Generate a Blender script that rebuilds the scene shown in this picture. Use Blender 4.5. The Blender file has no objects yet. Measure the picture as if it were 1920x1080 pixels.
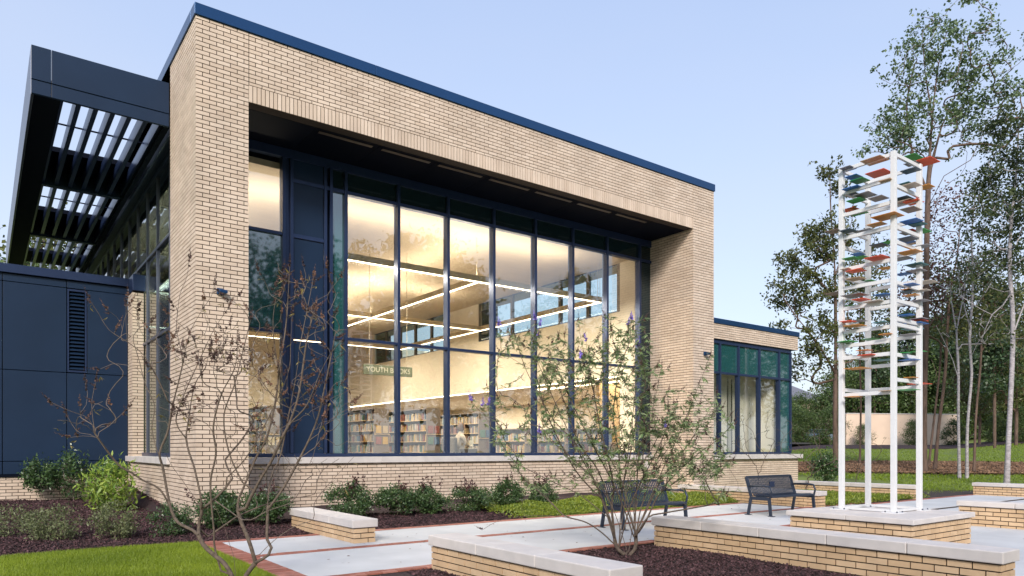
import bpy, math, random
import numpy as np
from mathutils import Vector, Matrix
random.seed(7); np.random.seed(7)
rad = math.radians

# ---------------------------------------------------------------- camera, sky, sun, exposure
scn = bpy.context.scene
COL = scn.collection
F_PX, HZ, CX, EYE = 1335.0, 842.0, 960.0, 1.5        # focal length and horizon of the 1920 px photograph
YAW = math.atan((2750 - CX) / F_PX)                   # angle of the view from the facade (+X)
FW = (math.cos(YAW), math.sin(YAW)); RT = (math.sin(YAW), -math.cos(YAW))

cd = bpy.data.cameras.new("camera"); cam = bpy.data.objects.new("camera", cd); COL.objects.link(cam)
cam.location = (0, 0, EYE)
cam.rotation_euler = (rad(90), 0, YAW - rad(90))
cd.sensor_width = 36; cd.lens = 36 * F_PX / 1920
cd.shift_y = (HZ - 540) / 1920
cd.clip_end = 2000; cd.clip_start = 0.1
scn.camera = cam

w = bpy.data.worlds.new("World"); scn.world = w; w.use_nodes = True
nt = w.node_tree; nt.nodes.clear()
VEIL = (0.76, 0.92); VEIL_COL = (1.66, 2.08, 3.05, 1); VEIL_LOW = (2.85, 3.02, 3.22, 1)      # cloud veil amount and radiance
SUN_EL, SUN_AZ = 32, 0      # sun_az: see lamp below
sky = nt.nodes.new("ShaderNodeTexSky"); sky.sky_type = 'NISHITA'; sky.sun_disc = False
SUN_DIR = Vector((0.66, 0.75, 0)).normalized()        # way the light travels, seen from above
sky.sun_elevation = rad(SUN_EL)
sky.sun_rotation = math.atan2(-SUN_DIR.x, -SUN_DIR.y)
sky.air_density = 1.0; sky.dust_density = 2.0; sky.ozone_density = 3.0
bg = nt.nodes.new("ShaderNodeBackground"); bg.inputs[1].default_value = 0.15
out = nt.nodes.new("ShaderNodeOutputWorld")
# a thin high veil of cloud over the clear sky
tc = nt.nodes.new("ShaderNodeTexCoord"); mpn = nt.nodes.new("ShaderNodeMapping"); mpn.inputs["Scale"].default_value = (1.2, 1.2, 4.0)
nz = nt.nodes.new("ShaderNodeTexNoise"); nz.inputs["Scale"].default_value = 1.6; nz.inputs["Detail"].default_value = 5; nz.inputs["Roughness"].default_value = 0.45
nt.links.new(tc.outputs["Generated"], mpn.inputs[0]); nt.links.new(mpn.outputs[0], nz.inputs["Vector"])
vr = nt.nodes.new("ShaderNodeMapRange"); vr.inputs["From Min"].default_value = 0.3; vr.inputs["From Max"].default_value = 0.75
vr.inputs["To Min"].default_value = VEIL[0]; vr.inputs["To Max"].default_value = VEIL[1]
nt.links.new(nz.outputs["Fac"], vr.inputs["Value"])
vx = nt.nodes.new("ShaderNodeMix"); vx.data_type = 'RGBA'; vx.inputs[7].default_value = VEIL_COL
sx_ = nt.nodes.new("ShaderNodeSeparateXYZ"); nt.links.new(tc.outputs["Generated"], sx_.inputs[0])
el = nt.nodes.new("ShaderNodeMapRange"); el.inputs["From Min"].default_value = 0.0; el.inputs["From Max"].default_value = 0.60
nt.links.new(sx_.outputs[2], el.inputs["Value"])
vc_ = nt.nodes.new("ShaderNodeMix"); vc_.data_type = 'RGBA'; vc_.inputs[6].default_value = VEIL_LOW; vc_.inputs[7].default_value = VEIL_COL
nt.links.new(el.outputs[0], vc_.inputs[0]); nt.links.new(vc_.outputs[2], vx.inputs[7])
nt.links.new(vr.outputs[0], vx.inputs[0]); nt.links.new(sky.outputs[0], vx.inputs[6])
nt.links.new(vx.outputs[2], bg.inputs[0]); nt.links.new(bg.outputs[0], out.inputs[0])

sd = bpy.data.lights.new("sun", 'SUN'); sd.energy = 2.0; sd.angle = rad(14); sd.color = (1.0, 0.93, 0.84)
sun = bpy.data.objects.new("sun", sd); COL.objects.link(sun); sun.location = (-20, -20, 30)
dv = Vector((SUN_DIR.x * math.cos(rad(SUN_EL)), SUN_DIR.y * math.cos(rad(SUN_EL)), -math.sin(rad(SUN_EL))))
sun.rotation_euler = dv.to_track_quat('-Z', 'Y').to_euler()

vs = scn.view_settings; vs.view_transform = 'Standard'; vs.look = 'None'; vs.gamma = 1; vs.use_curve_mapping = False
vs.exposure = 1.05
scn.cycles.use_denoising = True
scn.cycles.max_bounces = 8; scn.cycles.transparent_max_bounces = 16
scn.cycles.caustics_reflective = False; scn.cycles.caustics_refractive = False
scn.cycles.sample_clamp_indirect = 6

# ---------------------------------------------------------------- measuring helpers (photo pixel -> place on a known plane)
def _ray(x):
    l = (x - CX) / F_PX
    return FW[0] + l * RT[0], FW[1] + l * RT[1]
def at(x, y, D):                       # a pixel at a known distance along the view
    d = _ray(x); return Vector((D * d[0], D * d[1], EYE + (HZ - y) * D / F_PX))
def on_y(x, Y, y=HZ):
    d = _ray(x); return at(x, y, Y / d[1])
def on_x(x, X, y=HZ):
    d = _ray(x); return at(x, y, X / d[0])
def on_z(x, y, z=0.0):
    return at(x, y, (EYE - z) * F_PX / (y - HZ))
def depth(X, Y): return X * FW[0] + Y * FW[1]

# ---------------------------------------------------------------- materials
def _mat(name):
    m = bpy.data.materials.new(name); m.use_nodes = True
    return m, m.node_tree, m.node_tree.nodes["Principled BSDF"]
def mat(name, col, rough=0.6, metal=0.0, var=0.12, scale=6.0, bump=0.0, bscale=60.0, tone=0.0, obj_tone=0.0, spec=0.5, col2=None, stretch=None):
    """Principled with noise colour variation, bump, and optional per-piece tone."""
    m, t, b = _mat(name); N, L = t.nodes, t.links
    b.inputs["Roughness"].default_value = rough; b.inputs["Metallic"].default_value = metal
    b.inputs["Specular IOR Level"].default_value = spec
    geo = N.new("ShaderNodeNewGeometry")
    src = geo.outputs["Position"]
    if stretch:
        mp = N.new("ShaderNodeMapping"); mp.inputs["Scale"].default_value = stretch
        L.new(src, mp.inputs["Vector"]); src = mp.outputs[0]
    no = N.new("ShaderNodeTexNoise"); no.inputs["Scale"].default_value = scale; no.inputs["Detail"].default_value = 5
    L.new(src, no.inputs["Vector"])
    mr = N.new("ShaderNodeMapRange"); mr.inputs["From Min"].default_value = 0.3; mr.inputs["From Max"].default_value = 0.7
    mr.inputs["To Min"].default_value = 1 - var; mr.inputs["To Max"].default_value = 1 + var
    L.new(no.outputs["Fac"], mr.inputs["Value"])
    val = mr.outputs[0]
    if tone or obj_tone:
        if tone:
            at_ = N.new("ShaderNodeAttribute"); at_.attribute_name = "tone"; s = at_.outputs["Fac"]; k = tone
        else:
            oi = N.new("ShaderNodeObjectInfo"); s = oi.outputs["Random"]; k = obj_tone
        m2 = N.new("ShaderNodeMapRange"); m2.inputs["To Min"].default_value = 1 - k; m2.inputs["To Max"].default_value = 1 + k
        L.new(s, m2.inputs["Value"])
        mu = N.new("ShaderNodeMath"); mu.operation = 'MULTIPLY'; L.new(val, mu.inputs[0]); L.new(m2.outputs[0], mu.inputs[1])
        val = mu.outputs[0]
    base = None
    if col2 is not None:
        mx = N.new("ShaderNodeMix"); mx.data_type = 'RGBA'
        mx.inputs[6].default_value = (*col, 1); mx.inputs[7].default_value = (*col2, 1)
        if tone or obj_tone: L.new(s, mx.inputs[0])
        else:
            n3 = N.new("ShaderNodeTexNoise"); n3.inputs["Scale"].default_value = scale * 0.37; n3.inputs["Detail"].default_value = 3
            L.new(src, n3.inputs["Vector"])
            r3 = N.new("ShaderNodeMapRange"); r3.inputs["From Min"].default_value = 0.4; r3.inputs["From Max"].default_value = 0.6
            L.new(n3.outputs["Fac"], r3.inputs["Value"]); L.new(r3.outputs[0], mx.inputs[0])
        base = mx.outputs[2]
    vm = N.new("ShaderNodeVectorMath"); vm.operation = 'SCALE'
    if base: L.new(base, vm.inputs[0])
    else: vm.inputs[0].default_value = col
    L.new(val, vm.inputs["Scale"]); L.new(vm.outputs[0], b.inputs["Base Color"])
    if bump:
        n2 = N.new("ShaderNodeTexNoise"); n2.inputs["Scale"].default_value = bscale; n2.inputs["Detail"].default_value = 6
        L.new(geo.outputs["Position"], n2.inputs["Vector"])
        bp = N.new("ShaderNodeBump"); bp.inputs["Strength"].default_value = bump; bp.inputs["Distance"].default_value = 0.02
        L.new(n2.outputs["Fac"], bp.inputs["Height"]); L.new(bp.outputs[0], b.inputs["Normal"])
    return m
def emit(name, col, strength):
    m, t, b = _mat(name); b.inputs["Base Color"].default_value = (*col, 1)
    b.inputs["Emission Color"].default_value = (*col, 1); b.inputs["Emission Strength"].default_value = strength
    return m
def glass(name, tint, base_refl=0.06, rough=0.0, gcol=(1, 1, 1)):
    m = bpy.data.materials.new(name); m.use_nodes = True; t = m.node_tree; t.nodes.clear(); N, L = t.nodes, t.links
    o = N.new("ShaderNodeOutputMaterial"); tr = N.new("ShaderNodeBsdfTransparent"); gl = N.new("ShaderNodeBsdfGlossy")
    tr.inputs[0].default_value = (*tint, 1); gl.inputs["Roughness"].default_value = rough; gl.inputs["Color"].default_value = (*gcol, 1)
    g2 = N.new("ShaderNodeNewGeometry"); dt = N.new("ShaderNodeVectorMath"); dt.operation = 'DOT_PRODUCT'
    L.new(g2.outputs["Normal"], dt.inputs[0]); L.new(g2.outputs["Incoming"], dt.inputs[1])
    ab = N.new("ShaderNodeMath"); ab.operation = 'ABSOLUTE'; L.new(dt.outputs["Value"], ab.inputs[0])
    su = N.new("ShaderNodeMath"); su.operation = 'SUBTRACT'; su.inputs[0].default_value = 1; su.use_clamp = True; L.new(ab.outputs[0], su.inputs[1])
    po = N.new("ShaderNodeMath"); po.operation = 'POWER'; po.inputs[1].default_value = 5; L.new(su.outputs[0], po.inputs[0])
    ad = N.new("ShaderNodeMath"); ad.operation = 'MULTIPLY_ADD'; ad.inputs[1].default_value = 1 - base_refl; ad.inputs[2].default_value = base_refl; ad.use_clamp = True
    L.new(po.outputs[0], ad.inputs[0])
    mx = N.new("ShaderNodeMixShader"); L.new(ad.outputs[0], mx.inputs[0]); L.new(tr.outputs[0], mx.inputs[1]); L.new(gl.outputs[0], mx.inputs[2])
    # slight waviness of the sheet
    geo = N.new("ShaderNodeNewGeometry"); no = N.new("ShaderNodeTexNoise"); no.inputs["Scale"].default_value = 1.3; L.new(geo.outputs["Position"], no.inputs["Vector"])
    bp = N.new("ShaderNodeBump"); bp.inputs["Strength"].default_value = 0.06; bp.inputs["Distance"].default_value = 0.05
    L.new(no.outputs["Fac"], bp.inputs["Height"]); L.new(bp.outputs[0], gl.inputs["Normal"])
    L.new(mx.outputs[0], o.inputs[0])
    return m
def leafmat(name, c1, c2, trans=0.3, rough=0.5):
    m, t, b = _mat(name); N, L = t.nodes, t.links
    a = N.new("ShaderNodeAttribute"); a.attribute_name = "tone"
    mx = N.new("ShaderNodeMix"); mx.data_type = 'RGBA'; mx.inputs[6].default_value = (*c1, 1); mx.inputs[7].default_value = (*c2, 1)
    L.new(a.outputs["Fac"], mx.inputs[0]); L.new(mx.outputs[2], b.inputs["Base Color"]); b.inputs["Roughness"].default_value = rough
    tl = N.new("ShaderNodeBsdfTranslucent"); L.new(mx.outputs[2], tl.inputs[0])
    ms = N.new("ShaderNodeMixShader"); ms.inputs[0].default_value = trans
    L.new(b.outputs[0], ms.inputs[1]); L.new(tl.outputs[0], ms.inputs[2])
    L.new(ms.outputs[0], N["Material Output"].inputs[0])
    return m

M = {}
M['brick'] = mat("buff_brick", (0.61, 0.476, 0.368), 0.85, var=0.10, scale=1.3, bump=0.35, bscale=120, obj_tone=0.075, col2=(0.62, 0.50, 0.40))
M['brick_t'] = mat("buff_brick_run", (0.61, 0.476, 0.368), 0.85, var=0.10, scale=1.3, bump=0.35, bscale=120, tone=0.075, col2=(0.62, 0.50, 0.40))
M['brick_low'] = mat("golden_buff_brick", (0.62, 0.42, 0.245), 0.85, var=0.12, scale=3, bump=0.5, bscale=110, obj_tone=0.07, col2=(0.60, 0.425, 0.265))
M['brick_low_t'] = mat("golden_buff_brick_run", (0.62, 0.42, 0.245), 0.85, var=0.12, scale=3, bump=0.5, bscale=110, tone=0.07, col2=(0.60, 0.425, 0.265))
M['mortar'] = mat("brown_mortar", (0.036, 0.023, 0.018), 0.95, var=0.2, scale=20, bump=0.4, bscale=200)
M['stone'] = mat("cast_stone", (0.60, 0.55, 0.52), 0.75, var=0.06, scale=5, bump=0.12, bscale=150, col2=(0.55, 0.51, 0.49))
M['concrete'] = mat("broomed_concrete", (0.55, 0.55, 0.56), 0.85, var=0.10, scale=1.1, bump=0.15, bscale=160, col2=(0.49, 0.50, 0.51))
M['paver'] = mat("red_paver", (0.36, 0.11, 0.07), 0.85, var=0.2, scale=10, bump=0.4, bscale=90, obj_tone=0.3, col2=(0.30, 0.13, 0.10))
M['paver_t'] = mat("red_paver_run", (0.36, 0.11, 0.07), 0.85, var=0.2, scale=10, bump=0.4, bscale=90, tone=0.3, col2=(0.30, 0.13, 0.10))
M['navy'] = mat("navy_metal", (0.010, 0.024, 0.056), 0.38, metal=0.0, var=0.08, scale=1.2, bump=0.04, bscale=2.2, spec=0.3)
M['cap'] = mat("blue_cap_metal", (0.013, 0.055, 0.145), 0.28, metal=0.45, var=0.05, scale=1.2, bump=0.02, bscale=3)
M['frame'] = mat("blue_frame_metal", (0.023, 0.040, 0.098), 0.32, metal=0.35, var=0.04, scale=4)
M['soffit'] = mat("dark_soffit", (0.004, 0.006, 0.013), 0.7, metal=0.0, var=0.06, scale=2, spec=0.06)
M['glass'] = glass("clear_glass", (0.95, 0.97, 0.96), 0.12)
M['glass_side'] = glass("side_glass", (0.38, 0.47, 0.49), 0.07)
M['glass_clere'] = glass("clerestory_glass", (0.85, 0.93, 0.94), 0.03)
M['white'] = mat("white_paint", (0.70, 0.70, 0.71), 0.35, var=0.03, scale=8, bump=0.03, bscale=40)
M['beige'] = mat("beige_wall", (0.78, 0.70, 0.57), 0.8, var=0.03, scale=2)
M['ceil'] = mat("wood_ceiling", (0.58, 0.47, 0.34), 0.75, var=0.04, scale=1.2, stretch=(1, 8, 1))
M['bfloor'] = mat("carpet", (0.16, 0.13, 0.11), 0.95, var=0.2, scale=20)
M['shelf'] = mat("grey_shelf", (0.14, 0.11, 0.09), 0.6, var=0.1, scale=8)
M['shelf_board'] = mat("maple_shelf_board", (0.50, 0.36, 0.20), 0.5, var=0.1, scale=8)
M['pend'] = mat("pendant_body", (0.50, 0.42, 0.30), 0.5, var=0.03)
M['strip'] = emit("pendant_strip", (1.0, 0.86, 0.62), 4)
M['mulch'] = mat("mulch_bed", (0.030, 0.014, 0.016), 0.95, var=0.5, scale=30, bump=1.0, bscale=45)
M['chip'] = mat("mulch_chip", (0.028, 0.012, 0.014), 0.8, var=0.2, scale=20, tone=0.6, col2=(0.085, 0.042, 0.046))
M['pine'] = mat("pine_straw", (0.20, 0.12, 0.075), 0.95, var=0.4, scale=9, bump=0.8, bscale=25, tone=0.4)
M['lawn'] = mat("lawn_soil", (0.13, 0.17, 0.02), 0.95, var=0.35, scale=5, bump=0.6, bscale=60)
M['turf'] = mat("far_turf", (0.15, 0.19, 0.028), 0.95, var=0.30, scale=0.9, bump=0.6, bscale=14, col2=(0.11, 0.145, 0.028))
M['asphalt'] = mat("asphalt", (0.06, 0.06, 0.065), 0.9, var=0.15)
M['blade'] = leafmat("grass_blade", (0.13, 0.20, 0.012), (0.33, 0.41, 0.03), 0.35)
M['bench'] = mat("bench_metal", (0.030, 0.042, 0.068), 0.38, metal=0.3, var=0.05, scale=8)
M['barkL'] = mat("vitex_bark", (0.115, 0.085, 0.065), 0.9, var=0.35, scale=25, bump=0.6, bscale=60)
M['barkC'] = mat("vitex_bark_green", (0.15, 0.115, 0.08), 0.9, var=0.35, scale=25, bump=0.6, bscale=60)
M['twig'] = mat("pale_twig", (0.24, 0.19, 0.16), 0.9, var=0.2, scale=20)
M['bark'] = mat("tree_bark", (0.13, 0.085, 0.065), 0.95, var=0.35, scale=9, bump=0.8, bscale=22, stretch=(1, 1, 0.3))
M['birch'] = mat("pale_bark", (0.36, 0.33, 0.34), 0.9, var=0.35, scale=7, bump=0.5, bscale=22, stretch=(1, 1, 2.5))
M['twig2'] = mat('thin_twig', (0.155, 0.118, 0.095), 0.9, var=0.25, scale=20)
M['seed'] = mat("dry_seed", (0.080, 0.045, 0.038), 0.95, var=0.3, scale=60, tone=0.4)
M['seedO'] = mat("dry_seed_tan", (0.17, 0.09, 0.06), 0.95, var=0.3, scale=60, tone=0.4)
M['flower'] = mat("violet_flower", (0.24, 0.17, 0.62), 0.8, var=0.15, scale=60, tone=0.35)
LEAF = {
 'vitex': leafmat("vitex_leaf", (0.12, 0.21, 0.06), (0.33, 0.38, 0.19)),
 'vitex_dry': leafmat("vitex_dry_leaf", (0.22, 0.17, 0.05), (0.30, 0.24, 0.08)),
 'poplar': leafmat("poplar_leaf", (0.05, 0.10, 0.03), (0.19, 0.25, 0.12)),
 'oak': leafmat("oak_leaf", (0.045, 0.065, 0.018), (0.14, 0.15, 0.04)),
 'dark': leafmat("dark_leaf", (0.025, 0.045, 0.015), (0.085, 0.11, 0.03)),
 'red': leafmat("red_leaf", (0.07, 0.022, 0.022), (0.14, 0.055, 0.045)),
 'pine': leafmat("pine_needle", (0.02, 0.045, 0.018), (0.06, 0.10, 0.035), 0.1),
 'forest': leafmat("forest_leaf", (0.035, 0.070, 0.020), (0.13, 0.19, 0.05)),
 'forest2': leafmat("forest_leaf_olive", (0.06, 0.078, 0.022), (0.18, 0.19, 0.06)),
 'holly': leafmat("holly_leaf", (0.030, 0.065, 0.025), (0.09, 0.15, 0.05), 0.15, 0.3),
 'aucuba': leafmat("aucuba_leaf", (0.10, 0.20, 0.03), (0.33, 0.42, 0.07), 0.25, 0.35),
 'spirea': leafmat("spirea_leaf", (0.10, 0.125, 0.05), (0.22, 0.24, 0.11)),
 'box': leafmat("abelia_leaf", (0.025, 0.058, 0.020), (0.085, 0.14, 0.045), 0.15, 0.4),
 'plum': leafmat("plum_leaf", (0.035, 0.010, 0.014), (0.10, 0.03, 0.03), 0.2),
 'cover': leafmat("groundcover_leaf", (0.09, 0.15, 0.015), (0.28, 0.33, 0.04)),
}

# ---------------------------------------------------------------- mesh helpers
def tag(o, label=None, cat=None, group=None, kind=None):
    if label: o['label'] = label
    if cat: o['category'] = cat
    if group: o['group'] = group
    if kind: o['kind'] = kind
    return o
def link(name, me, m=None, parent=None):
    o = bpy.data.objects.new(name, me); COL.objects.link(o)
    if m is not None and not me.materials: me.materials.append(m)
    if parent: o.parent = parent
    return o
def empty(name, loc=(0, 0, 0), label=None, cat=None, group=None, kind=None, parent=None):
    o = bpy.data.objects.new(name, None); COL.objects.link(o); o.location = loc; o.empty_display_size = 0.2
    if parent: o.parent = parent
    bpy.context.view_layer.update()
    return tag(o, label, cat, group, kind)
class MB:
    """collects shapes in world (or thing-local) coordinates; build() links them as one mesh object"""
    def __init__(s): s.v = []; s.f = []
    def box(s, x0, x1, y0, y1, z0, z1):
        if x1 < x0: x0, x1 = x1, x0
        if y1 < y0: y0, y1 = y1, y0
        if z1 < z0: z0, z1 = z1, z0
        n = len(s.v)
        s.v += [(x0,y0,z0),(x1,y0,z0),(x1,y1,z0),(x0,y1,z0),(x0,y0,z1),(x1,y0,z1),(x1,y1,z1),(x0,y1,z1)]
        s.f += [(n,n+3,n+2,n+1),(n+4,n+5,n+6,n+7),(n,n+1,n+5,n+4),(n+1,n+2,n+6,n+5),(n+2,n+3,n+7,n+6),(n+3,n,n+4,n+7)]
        return s
    def poly(s, pts, z0, z1):
        n = len(s.v); k = len(pts)
        s.v += [(p[0], p[1], z0) for p in pts] + [(p[0], p[1], z1) for p in pts]
        s.f += [tuple(range(n + k, n + 2 * k)), tuple(range(n + k - 1, n - 1, -1))]
        s.f += [(n+i, n+(i+1) % k, n+k+(i+1) % k, n+k+i) for i in range(k)]
        return s
    def bar(s, a, b, w, h=None):
        """rectangular bar between two points"""
        h = h or w; a = Vector(a); b = Vector(b); d = (b - a).normalized()
        up = Vector((0, 0, 1)) if abs(d.z) < 0.95 else Vector((0, 1, 0))
        x = d.cross(up).normalized() * w / 2; y = x.cross(d).normalized() * h / 2
        n = len(s.v)
        for p in (a, b): s.v += [tuple(p - x - y), tuple(p + x - y), tuple(p + x + y), tuple(p - x + y)]
        s.f += [(n,n+1,n+2,n+3),(n+7,n+6,n+5,n+4)] + [(n+i, n+4+i, n+4+(i+1) % 4, n+(i+1) % 4) for i in range(4)]
        return s
    def tube(s, pts, r, k=8, caps=True):
        pts = [Vector(p) for p in pts]
        if not isinstance(r, (list, tuple, np.ndarray)): r = [r] * len(pts)
        n0 = len(s.v); ref = Vector((0.13, 0.31, 1)).normalized()
        px = None
        for i, p in enumerate(pts):
            d = (pts[min(i + 1, len(pts) - 1)] - pts[max(i - 1, 0)])
            if d.length < 1e-9: d = Vector((0, 0, 1))
            d.normalize()
            if px is None:
                px = d.cross(ref)
                if px.length < 0.1: px = d.cross(Vector((1, 0, 0)))
            px = (px - d * px.dot(d)); px.normalize(); py = d.cross(px)
            for j in range(k):
                a = 2 * math.pi * j / k
                s.v.append(tuple(p + (px * math.cos(a) + py * math.sin(a)) * float(r[i])))
        for i in range(len(pts) - 1):
            for j in range(k):
                s.f.append((n0+i*k+j, n0+i*k+(j+1) % k, n0+(i+1)*k+(j+1) % k, n0+(i+1)*k+j))
        if caps:
            s.f.append(tuple(n0 + j for j in range(k - 1, -1, -1))); s.f.append(tuple(n0 + (len(pts)-1)*k + j for j in range(k)))
        return s
    def build(s, name, m, parent=None, smooth=False, bevel=0.0, tone=False):
        me = bpy.data.meshes.new(name); me.from_pydata(s.v, [], s.f); me.materials.append(m)
        if smooth: me.polygons.foreach_set('use_smooth', [True] * len(me.polygons))
        if tone:
            a = me.attributes.new('tone', 'FLOAT', 'FACE'); nb = max(1, len(s.f))
            t = np.repeat(np.random.rand((nb + 5) // 6 + 1), 6)[:nb]; a.data.foreach_set('value', t)
        me.update(); o = link(name, me, None, None)
        if bevel:
            b = o.modifiers.new("bevel", 'BEVEL'); b.width = bevel; b.segments = 2; b.limit_method = 'ANGLE'
        if parent: attach(o, parent)
        return o
def attach(o, parent):
    """parent o while keeping world position (geometry was written in world coordinates)"""
    mw = world(parent)
    o.parent = parent; o.matrix_parent_inverse = Matrix.Identity(4)
    o.matrix_basis = mw.inverted() @ o.matrix_basis
    return o
def world(o):
    m = o.matrix_basis.copy()
    return m if o.parent is None else world(o.parent) @ m
def np_mesh(name, V, F, m, parent=None, tone=None, kind=None, smooth=False):
    """V (n,3), F (m,k) arrays of the same face size"""
    me = bpy.data.meshes.new(name); V = np.asarray(V, dtype=np.float32); F = np.asarray(F, dtype=np.int32); k = F.shape[1]
    me.vertices.add(len(V)); me.vertices.foreach_set('co', V.ravel())
    me.loops.add(F.size); me.loops.foreach_set('vertex_index', F.ravel())
    me.polygons.add(len(F)); me.polygons.foreach_set('loop_start', np.arange(0, F.size, k, dtype=np.int32))
    try: me.polygons.foreach_set('loop_total', np.full(len(F), k, dtype=np.int32))
    except Exception: pass
    me.update(calc_edges=True); me.validate()
    if tone is not None:
        a = me.attributes.new('tone', 'FLOAT', 'FACE'); a.data.foreach_set('value', np.asarray(tone, dtype=np.float32))
    me.materials.append(m)
    if smooth: me.polygons.foreach_set('use_smooth', [True] * len(me.polygons))
    o = link(name, me)
    if parent: attach(o, parent)
    if kind: o['kind'] = kind
    return o
def unit(v): return v / np.maximum(np.linalg.norm(v, axis=1, keepdims=True), 1e-9)
def leaf_arrays(P, L, W, up=0.0, droop=0.0, axis=None, flat=0.0):
    """one rhombus leaf per point; returns V,F"""
    n = len(P); a = unit(np.random.randn(n, 3) + np.array([0, 0, up - droop])) if axis is None else unit(axis)
    r = np.random.randn(n, 3)
    if flat: r[:, 2] *= (1 - flat)
    s = unit(np.cross(a, np.cross(r, a)) if False else np.cross(a, r))
    if flat:                                        # keep the blade roughly level
        s = unit(np.cross(a, np.array([[0, 0, 1.0]]) + 0.35 * np.random.randn(n, 3)))
    L = (np.asarray(L) * (0.7 + 0.6 * np.random.rand(n)))[:, None]; W = L * W
    V = np.stack([P, P + a * L * 0.45 + s * W * 0.5, P + a * L, P + a * L * 0.45 - s * W * 0.5], 1).reshape(-1, 3)
    F = np.arange(4 * n).reshape(-1, 4)
    return V, F
def cat_arrays(parts):
    V, F, o = [], [], 0
    for v, f in parts: V.append(v); F.append(f + o); o += len(v)
    return np.concatenate(V), np.concatenate(F)
def leaves(name, P, L, W, m, parent=None, label=None, **k):
    V, F = leaf_arrays(np.asarray(P, float), L, W, **k)
    o = np_mesh(name, V, F, m, parent, tone=np.random.rand(len(F)))
    return o

# ---------------------------------------------------------------- terrain
def ground_z(x, y):
    d = x * FW[0] + y * FW[1]; lat = x * RT[0] + y * RT[1]
    t = max(0.0, d - 21.5)
    z = 0.040 * t * min(1, t / 10.0)
    if lat / max(d, 1) > 0.62: z += 0.02 * max(0, d - 40) * min(1, (lat / max(d, 1) - 0.62) * 12)
    if lat / max(d, 1) < 0.42: z *= max(0.35, 1 - (0.42 - lat / max(d, 1)) * 3)
    if d > 95: z = z + (95 - d) * 0.035
    if -10 < x < 30 and 14 < y < 46: z = min(z, -0.02)
    return z - 0.09
def terrain(name, x0, x1, y0, y1, n, m, dz=0.0, kind='structure', mask=None):
    xs = np.linspace(x0, x1, n); ys = np.linspace(y0, y1, n)
    V = [(x, y, ground_z(x, y) + dz) for y in ys for x in xs]
    F = [(j*n+i, j*n+i+1, (j+1)*n+i+1, (j+1)*n+i) for j in range(n-1) for i in range(n-1)]
    if mask: F = [f for f in F if mask(*(np.mean([V[k] for k in f], 0)[:2]))]
    o = np_mesh(name, V, F, m, smooth=True); o['kind'] = kind
    return o
terrain("ground", -300, 500, -250, 550, 260, M['turf'], -0.03)

# ---------------------------------------------------------------- pavement
plaza = MB(); plaza.box(3.10, 24.6, -6.0, 10.0, -0.20, -0.012)
def slab(mb, x0, x1, y0, y1, z=0.0): mb.box(x0 + .006, x1 - .006, y0 + .006, y1 - .006, -0.10, z)
pavement = empty("pavement", (10, 9, 0), kind='structure')
MB().box(3.08, 30.0, 7.84, 12.20, -0.25, -0.012).box(8.92, 30.0, -6.0, 7.83, -0.25, -0.012).build("joint_bed", M['mortar'], pavement)
def slabs(x0, x1, y0, y1, nx, ny, z=0.0):
    for i in range(nx):
        for j in range(ny):
            b = MB(); slab(b, x0 + (x1-x0)*i/nx, x0 + (x1-x0)*(i+1)/nx, y0 + (y1-y0)*j/ny, y0 + (y1-y0)*(j+1)/ny, z)
            b.build("concrete_slab", M['concrete'], pavement, bevel=0.006)
Y_FAR, Y_MID, Y_NEAR = 11.95, 10.04, 7.84           # inner edges of the three brick courses
slabs(3.10, 16.9, Y_MID + .22, Y_FAR, 5, 1)
slabs(3.10, 16.9, Y_NEAR + .22, Y_MID, 5, 1)
slabs(16.9, 29.9, 8.06, 9.62, 4, 1)
slabs(9.0, 29.9, 5.2, 7.84, 6, 1); slabs(9.0, 29.9, 2.4, 5.2, 6, 1); slabs(9.0, 29.9, -5.9, 2.4, 6, 2)
pav = []                                            # (x0,x1,y0,y1)
def course(x0, x1, y0, l=0.203, wd=0.095):
    for r in range(2):
        x = x0 - (l / 2 if r else 0)
        while x < x1 - 0.02:
            a, b = max(x, x0), min(x + l, x1)
            if b - a > 0.03: pav.append((a + .004, b - .004, y0 + r * (wd + .008) + .004, y0 + r * (wd + .008) + wd))
            x += l
course(3.10, 16.9, Y_FAR + 0.02); course(3.10, 20.5, Y_MID + .01); course(3.10, 8.9, Y_NEAR + .01)
course(16.9, 29.0, 9.63); course(9.0, 16.9, Y_NEAR + .01)
y = 7.86
while y < 12.18:
    for k in range(1): pav.append((2.80, 3.092, y + .004, y + .094))
    y += 0.100
pav.sort(key=lambda p: depth((p[0]+p[1])/2, (p[2]+p[3])/2))
def in_view(x, y, m=120):
    d = depth(x, y)
    if d < 1: return False
    px = CX + F_PX * (x * RT[0] + y * RT[1]) / d
    py = HZ + 1.5 * F_PX / d
    return -m < px < 1920 + m and py < 1080 + m
vis = [p for p in pav if in_view(p[0], p[2], 20)]; rest = [p for p in pav if not in_view(p[0], p[2], 20)]
near, rest = vis[:290], vis[290:] + rest
pm = {}
for a, b, c, d in near:
    key = (round(b - a, 3), round(d - c, 3))
    if key not in pm:
        me = bpy.data.meshes.new("paver_brick"); q = MB().box(0, key[0], 0, key[1], -0.05, 0.0)
        me.from_pydata(q.v, [], q.f); me.materials.append(M['paver']); pm[key] = me
    o = link("brick", pm[key]); o.location = (a, c, 0.003 + random.uniform(-.002, .002)); attach(o, pavement)
q = MB()
for a, b, c, d in rest: q.box(a, b, c, d, -0.05, 0.003)
tag(q.build("brick_course", M['paver_t'], pavement, tone=True), kind='stuff')
MB().box(2.78, 3.10, 7.84, 12.20, -0.25, -0.014).build("joint_bed", M['mortar'], pavement)

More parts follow.
